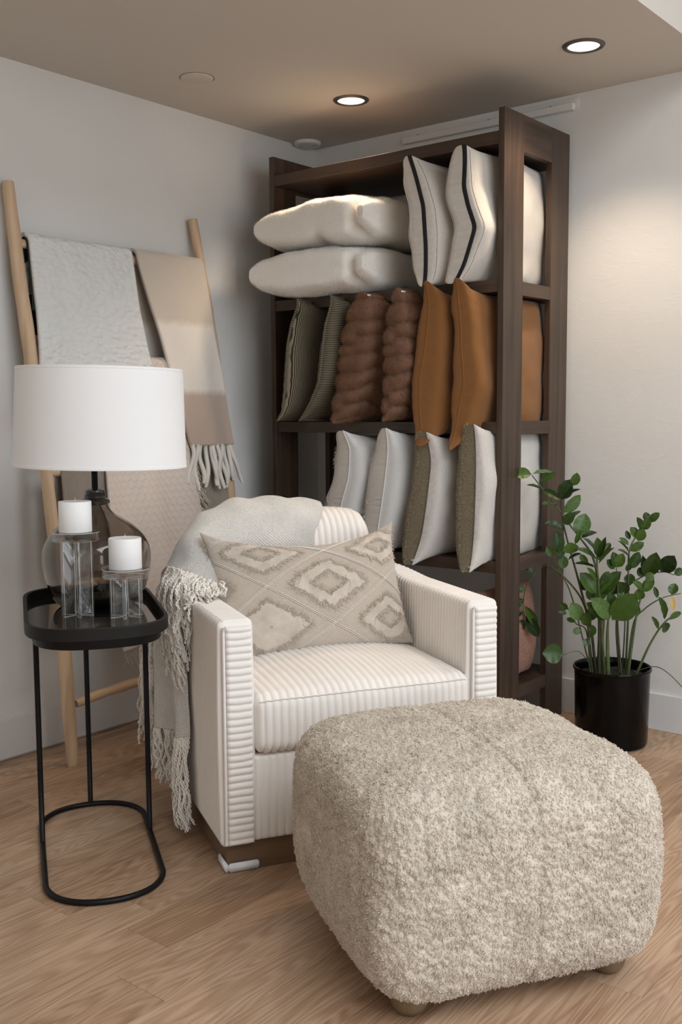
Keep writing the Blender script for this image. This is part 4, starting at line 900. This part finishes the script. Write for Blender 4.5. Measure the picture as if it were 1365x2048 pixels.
branch('rail', [(.256, -1.642, .001), (.246, -1.640, .10), (.225, -1.636, .30), (.203, -1.629, .50), (.187, -1.627, .61), (.168, -1.629, .80), (.141, -1.630, 1.02), (.115, -1.640, 1.25), (.095, -1.647, 1.44), (.067, -1.660, 1.683), (.045, -1.665, 1.88), (.031, -1.669, 2.015)], [.0215, .022, .0245, .023, .022, .022, .0225, .024, .026, .024, .022, .021], M['teak'], 1)
branch('rail', [(.256, -.79, .001), (.225, -.77, .30), (.187, -.755, .62), (.150, -.750, .95), (.112, -.753, 1.298), (.090, -.757, 1.482), (.062, -.788, 1.766), (.033, -.814, 2.006)], [.021, .021, .022, .022, .019, .018, .019, .020], M['teak'], 3)
RZ = (1.810, 1.405, 1.02, .615, .219)
for k, z in enumerate(RZ):
    x = .255 - .1114 * z; yl = -1.655 if z > 1.2 else -1.635; yr = np.interp(z, [0, 1.3, 2], [-.78, -.752, -.81])
    if z < .3: branch('rung', [(x + .004, -1.605, z - .012), (x, -1.50, z - .002), (x - .003, -1.38, z + .004), (x + .002, -1.2, z + .010), (x, yr, z + .01)], [.015, .019, .0175, .018, .018], M['teak_y'], 20 + k)
    else: branch('rung', [(x, yl, z), (x + .002, -1.4, z + .003), (x - .002, -1.15, z - .002), (x, yr, z + .003)], [.016, .018, .018, .017], M['teak_y'], 20 + k)

# ---------------------------------------------------------------- throws on the ladder
def hang(name, label, rung, yt, yb, zf, zb, mat, off=.0, thick=.010, fold=(.006, 6), seed=0, n=(90, 70), ybk=None, mats=None, R=.024, slope=.8, edge=None, pw=1.0, bk=.55):
    """drapes a cloth over a rung: yt/yb = (left,right) y at the rung and at the front hem, zf/zb = hem heights front and back"""
    z0 = RZ[rung]; x0 = .255 - .1114 * z0; R = R + off; P = []; nb, nf = 26, n[0]; ybk = ybk or yt
    prof = [(x0 - R * bk, zb + (z0 - zb) * k / nb, 1 - k / nb, -1) for k in range(nb)] + [(x0 - R * (bk if math.cos(a) > 0 else 1) * math.cos(a), z0 + R * math.sin(a), 0, 0) for a in np.linspace(0, PI, 14)[:-1]] + [(x0 + R + slope * .1114 * (z0 - zf) * k / nf, z0 - (z0 - zf) * k / nf, k / nf, 1) for k in range(nf + 1)]
    v = np.linspace(0, 1, n[1]); rows = []
    for x, z, q, sd in prof:
        qe = q ** pw if sd > 0 else q; e = yb if sd > 0 else ybk; y = (yt[0] + (e[0] - yt[0]) * qe) * (1 - v) + (yt[1] + (e[1] - yt[1]) * qe) * v
        f_ = fold[0] * (.25 + q) * np.sin(v * fold[1] * 2 * PI + seed + .6 * np.sin(z * 5 + seed)); rows.append(np.column_stack([x + (f_ if sd >= 0 else 0 * f_), y, np.full(len(v), z)]))
    G = np.stack(rows); G = G + .0035 * np.stack([vnoise(G, 9, seed), vnoise(G, 9, seed + 1), vnoise(G, 9, seed + 2) * .6], -1); G[..., 0] = np.maximum(G[..., 0], .008)
    if edge: G = edge(G, v)
    t = thing(name, label, 'throw blanket', (0, 0, 0)); o = mk('cloth', G, gridF(len(prof), n[1]), mat, t, uv=gridUV(G)); md = o.modifiers.new('thick', 'SOLIDIFY'); md.thickness = thick; md.offset = 0; return t, o, G
def textile(name, c1, c2, build, rough=.95, sheen=.4, strength=.8, dist=.003):
    m, nt, b = nodes(name); tc = nt.nodes.new('ShaderNodeTexCoord'); sp = nt.nodes.new('ShaderNodeSeparateXYZ'); nt.links.new(tc.outputs['UV'], sp.inputs[0])
    h, colf = build(nt, tc.outputs['UV'], sp); nt.links.new(ramp(nt, colf, [(.2, c1), (.8, c2)]), b.inputs['Base Color']); b.inputs['Roughness'].default_value = rough; b.inputs['Sheen Weight'].default_value = sheen
    bump(nt, b, h, strength, dist); return m
def b_blister(nt, uv, sp):
    mp = nt.nodes.new('ShaderNodeMapping'); mp.inputs['Scale'].default_value = (62, 38, 1); nt.links.new(uv, mp.inputs[0]); vo = nt.nodes.new('ShaderNodeTexVoronoi'); vo.feature = 'SMOOTH_F1'; vo.inputs['Scale'].default_value = 1.0; vo.inputs['Smoothness'].default_value = .6; nt.links.new(mp.outputs[0], vo.inputs['Vector'])
    h = math_(nt, 'ADD', math_(nt, 'MULTIPLY', vo.outputs['Distance'], -1.0), math_(nt, 'MULTIPLY', noise(nt, uv, 500, 3), .25)); return h, math_(nt, 'ADD', math_(nt, 'MULTIPLY', h, .35), .75)
def b_scale(nt, uv, sp):
    # hexagonal matelasse: rows of scallops, offset by half
    row = math_(nt, 'MULTIPLY', sp.outputs[0], 1 / .026); rf = math_(nt, 'FLOOR', row); half = math_(nt, 'MULTIPLY', math_(nt, 'MODULO', rf, 2.0), .5)
    cx_ = math_(nt, 'SUBTRACT', math_(nt, 'FRACT', math_(nt, 'ADD', math_(nt, 'MULTIPLY', sp.outputs[1], 1 / .030), half)), .5); ry = math_(nt, 'FRACT', row)
    edge_ = math_(nt, 'SUBTRACT', math_(nt, 'ADD', ry, math_(nt, 'MULTIPLY', math_(nt, 'ABSOLUTE', cx_), -.9)), .0); lip = math_(nt, 'FRACT', math_(nt, 'ADD', edge_, 1.0))
    h = math_(nt, 'ADD', math_(nt, 'POWER', lip, .5), math_(nt, 'MULTIPLY', noise(nt, uv, 380, 3), .18)); return h, math_(nt, 'ADD', math_(nt, 'MULTIPLY', h, .35), .35)
def b_waffle(nt, uv, sp):
    k = 2 * PI / .0062; h = math_(nt, 'MAXIMUM', math_(nt, 'SINE', math_(nt, 'MULTIPLY', sp.outputs[0], k)), math_(nt, 'SINE', math_(nt, 'MULTIPLY', sp.outputs[1], k))); return h, math_(nt, 'ADD', math_(nt, 'MULTIPLY', h, .4), .4)
def b_crepe(nt, uv, sp):
    mp = nt.nodes.new('ShaderNodeMapping'); mp.inputs['Scale'].default_value = (60, 420, 1); nt.links.new(uv, mp.inputs[0]); h = noise(nt, mp.outputs[0], 1.0, 4, .7, 1.2); return h, h
M['blister'] = textile('white_blister_knit', (.80, .795, .77), (.90, .895, .865), b_blister, dist=.012, strength=1.0)
M['scale'] = textile('blush_matelasse', (.53, .445, .385), (.67, .58, .515), b_scale, dist=.006, strength=.9)
M['waffle'] = textile('khaki_waffle', (.22, .185, .135), (.37, .32, .245), b_waffle, dist=.002)
M['crepe'] = textile('taupe_crepe', (.20, .165, .135), (.34, .285, .235), b_crepe, dist=.0015)
M['green'] = plain('dark_green_wool', (.012, .03, .025), .95)
# mohair with bands along the drop
m, nt, b = nodes('banded_mohair'); tc = nt.nodes.new('ShaderNodeTexCoord'); sp = nt.nodes.new('ShaderNodeSeparateXYZ'); nt.links.new(tc.outputs['Object'], sp.inputs[0])
zz = math_(nt, 'ADD', sp.outputs[2], math_(nt, 'MULTIPLY', math_(nt, 'SUBTRACT', noise(nt, tc.outputs['Object'], 30, 4), .5), .03)); fb = noise(nt, mapping(nt, 'UV', (200, 90, 1)), 1.0, 5, .7)
yy_ = math_(nt, 'ADD', zz, math_(nt, 'MULTIPLY', math_(nt, 'SUBTRACT', fb, .5), .012))
mr = nt.nodes.new('ShaderNodeMapRange'); mr.inputs[1].default_value = .9; mr.inputs[2].default_value = 1.9; nt.links.new(yy_, mr.inputs[0])
nt.links.new(ramp(nt, mr.outputs[0], [(.0, (.44, .335, .265)), (.10, (.42, .315, .25)), (.39, (.46, .355, .285)), (.42, (.72, .655, .585)), (.66, (.74, .68, .61)), (.69, (.58, .50, .415)), (1.0, (.60, .525, .44))]), b.inputs['Base Color'])
b.inputs['Roughness'].default_value = .95; b.inputs['Sheen Weight'].default_value = .5; bump(nt, b, fb, .5, .002); M['mohair'] = m
M['fuzz_beige'] = furry('beige_mohair_fuzz', (.58, .50, .42), (.74, .67, .59)); M['fuzz_white'] = furry('white_wool_fuzz', (.84, .83, .80), (.93, .92, .89)); M['tassel'] = plain('greige_yarn', (.68, .635, .57), .95, bumps=(500, .5, .001)); M['blush_yarn'] = plain('blush_yarn', (.56, .47, .40), .95)

t, o, G = hang('dark_throw', 'dark green throw edge behind the white throw, by the left rail', 0, (-1.632, -1.35), (-1.632, -1.36), 1.58, 1.45, M['green'], .002, .006, (.002, 2), 2, R=.020)
t, o, G = hang('banded_throw', 'beige and cream banded mohair throw with a tasselled end, at the right of the ladder', 0, (-1.155, -.812), (-.985, -.752), 1.095, 1.42, M['mohair'], .012, .014, (.010, 1.3), 4, ybk=(-1.24, -.85), slope=1.25)
fur(o, 26000, .010, .00016, M['fuzz_beige'], t, 61, jit=1.3, curl=.001, name='mohair_fuzz')
g = np.random.default_rng(3); bt = G[-1]
for k in range(12):
    v_ = (k + .5) / 12; p = np.array([np.interp(v_ * 69, np.arange(70), bt[:, a]) for a in range(3)]); L = g.uniform(.15, .19); sw = g.normal(0, .012) + (.055 if k > 10 else .01) * (v_ > .6)
    q = np.linspace(0, 1, 14); ln = p + np.column_stack([.012 * q + .006 * np.sin(q * 7 + k), sw * q ** 1.2 + .007 * np.sin(q * 5 + k * 2), -L * q + .004]); V, F = tube(ln, np.interp(q, [0, .08, .9, 1], [.011, .0090, .0095, .005]) , 8); mk('tassel', V, F, M['tassel'], t)
t, o, G = hang('white_throw', 'white blister-knit throw over the top rung, at the left of the ladder', 0, (-1.628, -1.180), (-1.655, -1.035), 1.13, 1.30, M['blister'], .008, .016, (.004, 3), 6, n=(100, 90), slope=1.05, pw=2.2)
fur(o, 16000, .008, .00016, M['fuzz_white'], t, 62, jit=1.4, curl=.001, name='wool_fuzz')
t, o, G = hang('blush_throw', 'blush beige quilted-texture throw with a fringed side, hanging behind the lamp', 1, (-1.40, -1.03), (-1.41, -.885), .36, .80, M['scale'], .006, .010, (.012, 2.2), 8, n=(140, 80), slope=1.0)
e = G[50:, -1]; k = 240; ix = g.uniform(0, len(e) - 1, k); st = np.stack([np.interp(ix, np.arange(len(e)), e[:, a]) for a in range(3)], -1); en = st + np.stack([g.normal(.010, .006, k), g.uniform(.03, .065, k), -g.uniform(.05, .10, k)], -1)
fringe(st, en, np.zeros((k, 3)), 0, 71, rad=.0018, m_=12, wavy=.004, parent=t, mat=M['blush_yarn'], two=False)
b_ = G[-1]; k = 70; ix = g.uniform(0, 79, k); st = np.stack([np.interp(ix, np.arange(80), b_[:, a]) for a in range(3)], -1); en = st + np.stack([g.normal(0, .008, k), g.normal(0, .008, k), -g.uniform(.03, .07, k)], -1)
fringe(st, en, np.zeros((k, 3)), 0, 72, rad=.0015, m_=10, wavy=.004, parent=t, mat=M['blush_yarn'], name='hem_fringe', two=False)
t, o, G = hang('taupe_throw', 'taupe crinkled throw on the third rung, between the left rail and the blush throw', 2, (-1.585, -1.20), (-1.575, -1.20), .50, .70, M['crepe'], .0, .006, (.005, 5), 9, R=.021, slope=.7)
t, o, G = hang('waffle_throw', 'khaki waffle-weave throw hanging under the tassels beside the chair', 2, (-1.05, -.785), (-1.05, -.770), .45, .70, M['waffle'], .0, .007, (.003, 2), 10, R=.021, slope=.7)

# ---------------------------------------------------------------- potted plant (local x to the right, y away, z up)
pt = thing('potted_plant', 'glossy-leaved green plant in a black nursery pot by the back wall', 'potted plant', (1.628, -.252, 0), YAW)
V, F, _ = lathe([(.0005, .001), (.118, .001), (.128, .006), (.131, .016), (.1355, .25), (.1365, .272), (.1405, .276), (.1415, .283), (.1395, .288), (.135, .287), (.132, .280), (.130, .262), (.129, .20), (.0005, .20)], 96); flat(mk('pot', V, F, M['black_pot'], pt), 40)
n = 60; rs = np.linspace(0, .1285, 14); A = np.arange(n) * 2 * PI / n; G = np.stack([np.stack([r_ * np.cos(A), r_ * np.sin(A), .252 + .004 * vnoise(np.stack([r_ * np.cos(A), r_ * np.sin(A), A * 0], -1), 60, 2)], -1) for r_ in rs]); mk('soil', G, gridF(14, n, False, True, flip=True), M['soil'], pt)
def leafmat(name, c1, c2, pale=None):
    m, nt, b = nodes(name); oi = nt.nodes.new('ShaderNodeObjectInfo'); v = mapping(nt, 'Object'); tc = nt.nodes.new('ShaderNodeTexCoord'); sp = nt.nodes.new('ShaderNodeSeparateXYZ'); nt.links.new(tc.outputs['UV'], sp.inputs[0])
    rib_ = math_(nt, 'ABSOLUTE', math_(nt, 'SINE', math_(nt, 'MULTIPLY', math_(nt, 'ADD', sp.outputs[0], math_(nt, 'MULTIPLY', math_(nt, 'ABSOLUTE', sp.outputs[1]), -.5)), 26)))
    fac = math_(nt, 'ADD', math_(nt, 'MULTIPLY', oi.outputs['Random'], .75), math_(nt, 'MULTIPLY', noise(nt, tc.outputs['UV'], 5, 3), .35)); col = ramp(nt, fac, [(.15, c1), (.9, c2)])
    if pale:
        mx = nt.nodes.new('ShaderNodeMix'); mx.data_type = 'RGBA'; nt.links.new(ramp(nt, noise(nt, tc.outputs['UV'], 16, 4, .7), [(.58, (0, 0, 0)), (.66, (1, 1, 1))]), mx.inputs['Factor']); nt.links.new(col, mx.inputs[6]); mx.inputs[7].default_value = (*pale, 1); col = mx.outputs[2]
    nt.links.new(col, b.inputs['Base Color']); b.inputs['Roughness'].default_value = .30; b.inputs['Specular IOR Level'].default_value = .35; bump(nt, b, rib_, .12, .002); return m
M['leaf'] = leafmat('green_leaf', (.007, .024, .005), (.062, .125, .018)); M['leafv'] = leafmat('variegated_leaf', (.03, .075, .018), (.09, .17, .04), (.50, .58, .33)); M['leafy'] = plain('withered_leaf', (.50, .33, .08), .6)
M['stem'] = plain('plant_stem', (.075, .105, .035), .45, var=(30, .35)); M['stem_dark'] = plain('dark_plant_stem', (.045, .045, .022), .5, var=(30, .35))
STEMS = [
    ([(-0.054, 0.02, 0.282), (-0.076, 0.013, 0.416), (-0.101, 0.003, 0.504), (-0.138, -0.008, 0.631), (-0.176, -0.021, 0.753), (-0.199, -0.035, 0.839), (-0.209, -0.05, 0.903)], 0.0058),
    ([(-0.021, 0.05, 0.274), (-0.026, 0.051, 0.436), (-0.043, 0.052, 0.581), (-0.066, 0.053, 0.685), (-0.112, 0.054, 0.754), (-0.158, 0.055, 0.812), (-0.204, 0.057, 0.875), (-0.25, 0.058, 0.933), (-0.293, 0.06, 0.988)], 0.0055),
    ([(-0.063, 0.03, 0.285), (-0.08, 0.042, 0.409), (-0.083, 0.055, 0.47), (-0.109, 0.068, 0.537), (-0.153, 0.08, 0.593), (-0.193, 0.11, 0.629), (-0.228, 0.14, 0.639), (-0.265, 0.148, 0.605), (-0.296, 0.155, 0.545), (-0.301, 0.162, 0.472), (-0.292, 0.17, 0.435)], 0.0045),
    ([(-0.089, -0.04, 0.314), (-0.107, -0.043, 0.422), (-0.148, -0.048, 0.457), (-0.177, -0.054, 0.509), (-0.201, -0.06, 0.533)], 0.003),
    ([(-0.033, -0.02, 0.292), (-0.052, -0.025, 0.481), (-0.064, -0.032, 0.595), (-0.073, -0.041, 0.676), (-0.076, -0.05, 0.74)], 0.0065),
    ([(-0.027, -0.05, 0.3), (-0.037, -0.066, 0.405), (-0.041, -0.09, 0.488)], 0.009),
    ([(0.035, 0.0, 0.287), (0.019, 0.005, 0.429), (0.018, 0.012, 0.559), (0.013, 0.02, 0.649)], 0.0045),
    ([(0.06, 0.04, 0.277), (0.066, 0.039, 0.468), (0.063, 0.038, 0.612), (0.065, 0.036, 0.71), (0.09, 0.034, 0.768), (0.119, 0.032, 0.826), (0.153, 0.03, 0.844)], 0.0045),
    ([(0.058, 0.0, 0.287), (0.078, -0.01, 0.449), (0.091, -0.024, 0.537), (0.103, -0.04, 0.608)], 0.0055),
    ([(0.04, 0.05, 0.274), (0.024, 0.044, 0.438), (0.045, 0.035, 0.555), (0.116, 0.024, 0.617), (0.182, 0.013, 0.633), (0.22, 0.0, 0.624)], 0.0038),
    ([(0.063, 0.03, 0.285), (0.081, 0.022, 0.437), (0.118, 0.01, 0.497), (0.176, -0.004, 0.539), (0.239, -0.02, 0.559)], 0.0038),
    ([(0.086, 0.0, 0.29), (0.133, -0.014, 0.37), (0.178, -0.035, 0.455), (0.226, -0.06, 0.499)], 0.0055),
    ([(0.069, -0.04, 0.294), (0.135, -0.064, 0.299), (0.174, -0.099, 0.284), (0.221, -0.14, 0.235)], 0.0016),
    ([(-0.09, -0.02, 0.323), (-0.133, -0.032, 0.349), (-0.191, -0.05, 0.342)], 0.0016),
    ([(0.054, 0.06, 0.272), (0.058, 0.052, 0.436), (0.049, 0.04, 0.519)], 0.0035),
    ([(-0.043, 0.03, 0.28), (-0.045, 0.026, 0.453), (-0.066, 0.02, 0.529)], 0.007),
    ([(-0.064, 0.05, 0.292), (-0.136, 0.05, 0.517), (-0.171, 0.05, 0.604), (-0.206, 0.05, 0.668), (-0.214, 0.05, 0.743)], 0.003),
    ([(-0.027, 0.06, 0.272), (-0.019, 0.056, 0.464), (-0.003, 0.05, 0.546)], 0.0075),
]
# leaves: base, tip, width, stem, kind
LEAVES = [
    ((-0.293, 0.06, 0.991), (-0.359, 0.072, 0.996), 0.040, 1, 'g'), ((-0.293, 0.06, 0.994), (-0.21, 0.056, 0.998), 0.013, 1, 'g'),
    ((-0.268, 0.059, 0.962), (-0.21, 0.037, 0.998), 0.023, 1, 'g'), ((-0.25, 0.058, 0.933), (-0.316, 0.026, 0.958), 0.009, 1, 'g'),
    ((-0.253, 0.059, 0.936), (-0.197, 0.004, 0.904), 0.026, 1, 'g'), ((-0.209, -0.05, 0.906), (-0.181, -0.062, 0.98), 0.046, 0, 'g'),
    ((-0.206, -0.05, 0.906), (-0.18, -0.078, 0.97), 0.038, 0, 'g'), ((-0.17, -0.05, 0.954), (-0.156, -0.071, 1.003), 0.034, 0, 'g'),
    ((-0.205, -0.05, 0.909), (-0.145, -0.066, 0.949), 0.010, 0, 'g'), ((-0.197, -0.039, 0.857), (-0.139, -0.054, 0.923), 0.038, 0, 'v'),
    ((-0.198, 0.057, 0.878), (-0.263, 0.011, 0.888), 0.016, 1, 'g'), ((-0.186, -0.028, 0.794), (-0.26, -0.017, 0.823), 0.017, 0, 'g'),
    ((-0.195, -0.031, 0.816), (-0.165, -0.074, 0.861), 0.034, 0, 'g'), ((-0.178, -0.032, 0.828), (-0.127, -0.007, 0.865), 0.010, 0, 'g'),
    ((-0.121, 0.054, 0.759), (-0.094, 0.057, 0.846), 0.057, 1, 'v'), ((-0.132, 0.054, 0.731), (-0.116, 0.037, 0.788), 0.017, 1, 'g'),
    ((-0.112, 0.054, 0.754), (-0.047, 0.071, 0.778), 0.014, 1, 'g'), ((-0.104, 0.054, 0.757), (-0.054, 0.044, 0.709), 0.011, 1, 'g'),
    ((-0.191, 0.05, 0.702), (-0.202, 0.055, 0.783), 0.043, 16, 'g'), ((-0.212, 0.05, 0.685), (-0.239, 0.044, 0.726), 0.026, 16, 'g'),
    ((-0.183, 0.05, 0.679), (-0.192, 0.061, 0.741), 0.034, 16, 'g'), ((-0.177, 0.05, 0.639), (-0.172, 0.059, 0.69), 0.034, 16, 'g'),
    ((-0.16, -0.017, 0.706), (-0.17, -0.034, 0.749), 0.050, 0, 'g'), ((-0.174, -0.015, 0.683), (-0.13, -0.033, 0.712), 0.011, 0, 'g'),
    ((-0.073, -0.042, 0.688), (-0.147, -0.047, 0.733), 0.017, 4, 'g'), ((-0.073, -0.044, 0.699), (-0.077, -0.059, 0.77), 0.032, 4, 'g'),
    ((-0.072, -0.043, 0.693), (-0.062, -0.109, 0.776), 0.021, 4, 'g'), ((-0.07, -0.042, 0.685), (-0.018, -0.005, 0.748), 0.019, 4, 'g'),
    ((-0.067, -0.04, 0.673), (-0.031, -0.107, 0.745), 0.010, 4, 'g'), ((-0.078, -0.039, 0.659), (-0.165, -0.098, 0.688), 0.009, 4, 'g'),
    ((-0.074, -0.034, 0.613), (-0.112, -0.064, 0.663), 0.018, 4, 'g'), ((-0.07, -0.03, 0.561), (-0.129, -0.028, 0.639), 0.053, 4, 'g'),
    ((-0.062, -0.032, 0.596), (-0.019, -0.009, 0.64), 0.025, 4, 'g'), ((-0.059, -0.03, 0.558), (0.008, -0.055, 0.647), 0.048, 4, 'g'),
    ((-0.059, -0.03, 0.558), (-0.006, -0.05, 0.607), 0.037, 4, 'g'), ((0.012, 0.02, 0.649), (-0.001, 0.014, 0.708), 0.033, 6, 'g'),
    ((0.015, 0.02, 0.649), (0.033, 0.005, 0.703), 0.035, 6, 'g'), ((0.007, 0.019, 0.644), (-0.022, 0.014, 0.68), 0.031, 6, 'g'),
    ((0.062, 0.036, 0.705), (0.017, 0.007, 0.753), 0.009, 7, 'g'), ((0.062, 0.035, 0.731), (0.027, 0.035, 0.758), 0.017, 7, 'g'),
    ((0.065, 0.035, 0.75), (0.05, 0.034, 0.784), 0.017, 7, 'g'), ((0.068, 0.036, 0.684), (0.012, -0.01, 0.723), 0.008, 7, 'g'),
    ((0.067, 0.036, 0.707), (0.114, 0.025, 0.741), 0.030, 7, 'g'), ((0.062, 0.037, 0.641), (0.101, 0.03, 0.705), 0.038, 7, 'g'),
    ((0.091, 0.034, 0.757), (0.068, 0.035, 0.797), 0.032, 7, 'g'), ((0.095, 0.035, 0.744), (0.109, 0.016, 0.791), 0.034, 7, 'g'),
    ((0.109, 0.033, 0.784), (0.083, 0.006, 0.835), 0.026, 7, 'g'), ((0.113, 0.033, 0.784), (0.127, 0.011, 0.835), 0.030, 7, 'g'),
    ((0.126, 0.032, 0.817), (0.12, 0.033, 0.852), 0.026, 7, 'g'), ((0.133, 0.032, 0.815), (0.164, 0.011, 0.851), 0.026, 7, 'g'),
    ((0.063, 0.037, 0.632), (0.057, 0.027, 0.66), 0.023, 7, 'g'), ((0.066, 0.038, 0.58), (0.074, 0.047, 0.623), 0.038, 7, 'g'),
    ((-0.028, -0.086, 0.475), (0.042, -0.136, 0.576), 0.081, 5, 'g'), ((-0.033, -0.088, 0.481), (-0.111, -0.131, 0.563), 0.055, 5, 'v'),
    ((-0.037, -0.087, 0.478), (-0.122, -0.105, 0.542), 0.046, 5, 'g'), ((-0.029, -0.09, 0.511), (-0.038, -0.096, 0.579), 0.037, 5, 'g'),
    ((-0.031, -0.089, 0.486), (0.02, -0.072, 0.575), 0.038, 5, 'v'), ((0.058, 0.04, 0.545), (0.026, 0.018, 0.595), 0.042, 14, 'g'),
    ((0.122, 0.024, 0.613), (0.143, -0.035, 0.709), 0.057, 9, 'g'), ((0.125, 0.023, 0.614), (0.106, 0.008, 0.694), 0.025, 9, 'g'),
    ((0.116, 0.025, 0.613), (0.098, 0.026, 0.648), 0.035, 9, 'g'), ((0.179, 0.013, 0.633), (0.209, -0.03, 0.697), 0.055, 9, 'g'),
    ((0.185, 0.012, 0.632), (0.173, 0.002, 0.665), 0.025, 9, 'g'), ((0.22, 0.0, 0.624), (0.248, -0.002, 0.648), 0.030, 9, 'g'),
    ((0.104, -0.04, 0.613), (0.131, -0.043, 0.637), 0.030, 8, 'g'), ((0.097, -0.03, 0.566), (0.133, -0.038, 0.62), 0.035, 8, 'g'),
    ((0.1, -0.032, 0.573), (0.059, -0.043, 0.609), 0.025, 8, 'g'), ((0.091, -0.023, 0.534), (0.079, -0.04, 0.58), 0.035, 8, 'g'),
    ((0.09, -0.015, 0.484), (0.074, -0.031, 0.522), 0.016, 8, 'g'), ((0.16, -0.001, 0.538), (0.151, 0.008, 0.58), 0.017, 10, 'g'),
    ((0.19, 0.002, 0.457), (0.158, -0.039, 0.549), 0.030, 10, 'g'), ((0.208, -0.012, 0.551), (0.223, -0.002, 0.594), 0.033, 10, 'g'),
    ((0.209, -0.012, 0.548), (0.205, -0.041, 0.5), 0.016, 10, 'y'), ((0.191, -0.042, 0.466), (0.248, -0.004, 0.489), 0.021, 11, 'g'),
    ((0.158, -0.028, 0.429), (0.124, -0.064, 0.483), 0.017, 11, 'g'), ((0.173, -0.035, 0.454), (0.192, -0.022, 0.417), 0.037, 11, 'g'),
    ((-0.18, -0.054, 0.509), (-0.212, -0.07, 0.536), 0.022, 3, 'g'), ((-0.182, -0.053, 0.495), (-0.215, -0.059, 0.502), 0.017, 3, 'g'),
    ((-0.131, -0.048, 0.467), (-0.169, -0.06, 0.534), 0.048, 3, 'v'), ((-0.107, -0.045, 0.444), (-0.117, -0.062, 0.499), 0.034, 3, 'g'),
    ((-0.148, -0.049, 0.462), (-0.178, -0.029, 0.471), 0.017, 3, 'g'), ((-0.129, -0.046, 0.434), (-0.158, -0.049, 0.423), 0.024, 3, 'v'),
    ((-0.093, -0.043, 0.402), (-0.09, -0.068, 0.453), 0.029, 3, 'g'), ((-0.093, -0.042, 0.377), (-0.121, -0.04, 0.391), 0.026, 3, 'v'),
    ((-0.267, 0.147, 0.61), (-0.326, 0.153, 0.658), 0.030, 2, 'g'), ((-0.296, 0.155, 0.544), (-0.351, 0.149, 0.559), 0.032, 2, 'g'),
    ((-0.3, 0.159, 0.508), (-0.35, 0.161, 0.484), 0.034, 2, 'g'), ((-0.301, 0.165, 0.46), (-0.351, 0.166, 0.442), 0.029, 2, 'g'),
    ((-0.296, 0.17, 0.429), (-0.333, 0.175, 0.381), 0.042, 2, 'g'), ((-0.297, 0.161, 0.484), (-0.245, 0.168, 0.398), 0.031, 2, 'g'),
    ((-0.29, 0.169, 0.441), (-0.239, 0.169, 0.359), 0.041, 2, 'g'), ((-0.192, -0.05, 0.344), (-0.27, -0.07, 0.353), 0.064, 13, 'g'),
    ((-0.058, 0.02, 0.529), (-0.09, 0.027, 0.571), 0.041, 15, 'g'), ((-0.06, 0.021, 0.523), (-0.029, 0.017, 0.584), 0.040, 15, 'g'),
    ((-0.003, 0.05, 0.543), (-0.031, 0.01, 0.617), 0.042, 17, 'g'), ((-0.0, 0.05, 0.543), (0.021, 0.031, 0.602), 0.046, 17, 'g'),
    ((-0.086, 0.02, 0.566), (-0.118, 0.005, 0.612), 0.040, 15, 'g'), ((-0.089, 0.009, 0.451), (-0.067, -0.008, 0.523), 0.038, 0, 'g'),
    ((-0.099, -0.01, 0.66), (-0.121, 0.019, 0.701), 0.023, 0, 'g'),
]
curves3 = []
for i, (w_, r_) in enumerate(STEMS):
    P = np.array(w_)
    P[0, 2] = min(P[0, 2], .262) if i not in (12, 13) else P[0, 2]; P[0, 2] = max(P[0, 2] - .02, .245); C3 = crom(P, 60); curves3.append(C3)
    V, F = tube(C3, np.linspace(r_, max(.0015, r_ * .35), 60), 8); mk('stem', V, F, M['stem' if i % 3 else 'stem_dark'], pt)
def leaf_mesh(mat, seed):
    nu, nv = 15, 9; u_ = np.linspace(0, 1, nu); v_ = np.linspace(-1, 1, nv); U, W = np.meshgrid(u_, v_, indexing='ij'); wd = .5 * np.sin(PI * U ** 1.05) ** .62; wd = np.maximum(wd, .02)
    wd *= np.clip((1 - U) * 9, 0, 1) ** .5 * np.clip(U * 5 + .12, 0, 1)
    X = U; Y = W * wd; Z = .16 * np.abs(W) ** 1.3 * wd * 1.4 - .16 * (U - .3) ** 2 + .012 * np.sin(U * 20 + seed) * np.abs(W)
    me = mk('leaf', np.stack([X, Y, Z], -1), gridF(nu, nv), mat, None, uv=np.stack([U.ravel(), W.ravel()], -1)); return me
protos = {'g': [leaf_mesh(M['leaf'], s) for s in (0, 2)], 'v': [leaf_mesh(M['leafv'], 1)], 'y': [leaf_mesh(M['leafy'], 1)]}
used = set(); g = np.random.default_rng(17)
for n_, (b_, t_, wd, si, kind) in enumerate(LEAVES):
    pr = protos[kind][n_ % len(protos[kind])]
    if pr.name in used: o = pr.copy(); COL.objects.link(o)
    else: o = pr
    used.add(pr.name); p0 = np.array(b_); p1 = np.array(t_); L = math.hypot(t_[0] - b_[0], t_[2] - b_[2]); X = Vector(p1 - p0); Ln = X.length; X.normalize()
    nrm = Vector((g.normal(0, .22), -1, g.normal(.35, .22))); ratio = wd / max(L, 1e-4)
    wd_ = wd = wd * 1.12
    if ratio < .25: nrm = Vector((g.normal(0, .3), -.45, 1.0)); wd_ = wd * 1.9
    Y = nrm.cross(X).normalized(); Z = X.cross(Y).normalized()
    o.parent = pt; o.matrix_local = Matrix(((X.x * Ln, Y.x * wd_, Z.x * L, p0[0]), (X.y * Ln, Y.y * wd_, Z.y * L, p0[1]), (X.z * Ln, Y.z * wd_, Z.z * L, p0[2]), (0, 0, 0, 1)))
    if kind == 'y': o['label'] = 'withered yellow leaf'
    elif kind == 'v': o['label'] = 'pale-speckled leaf'
for k_ in protos:
    for o in protos[k_]:
        if o.name not in used: bpy.data.objects.remove(o)
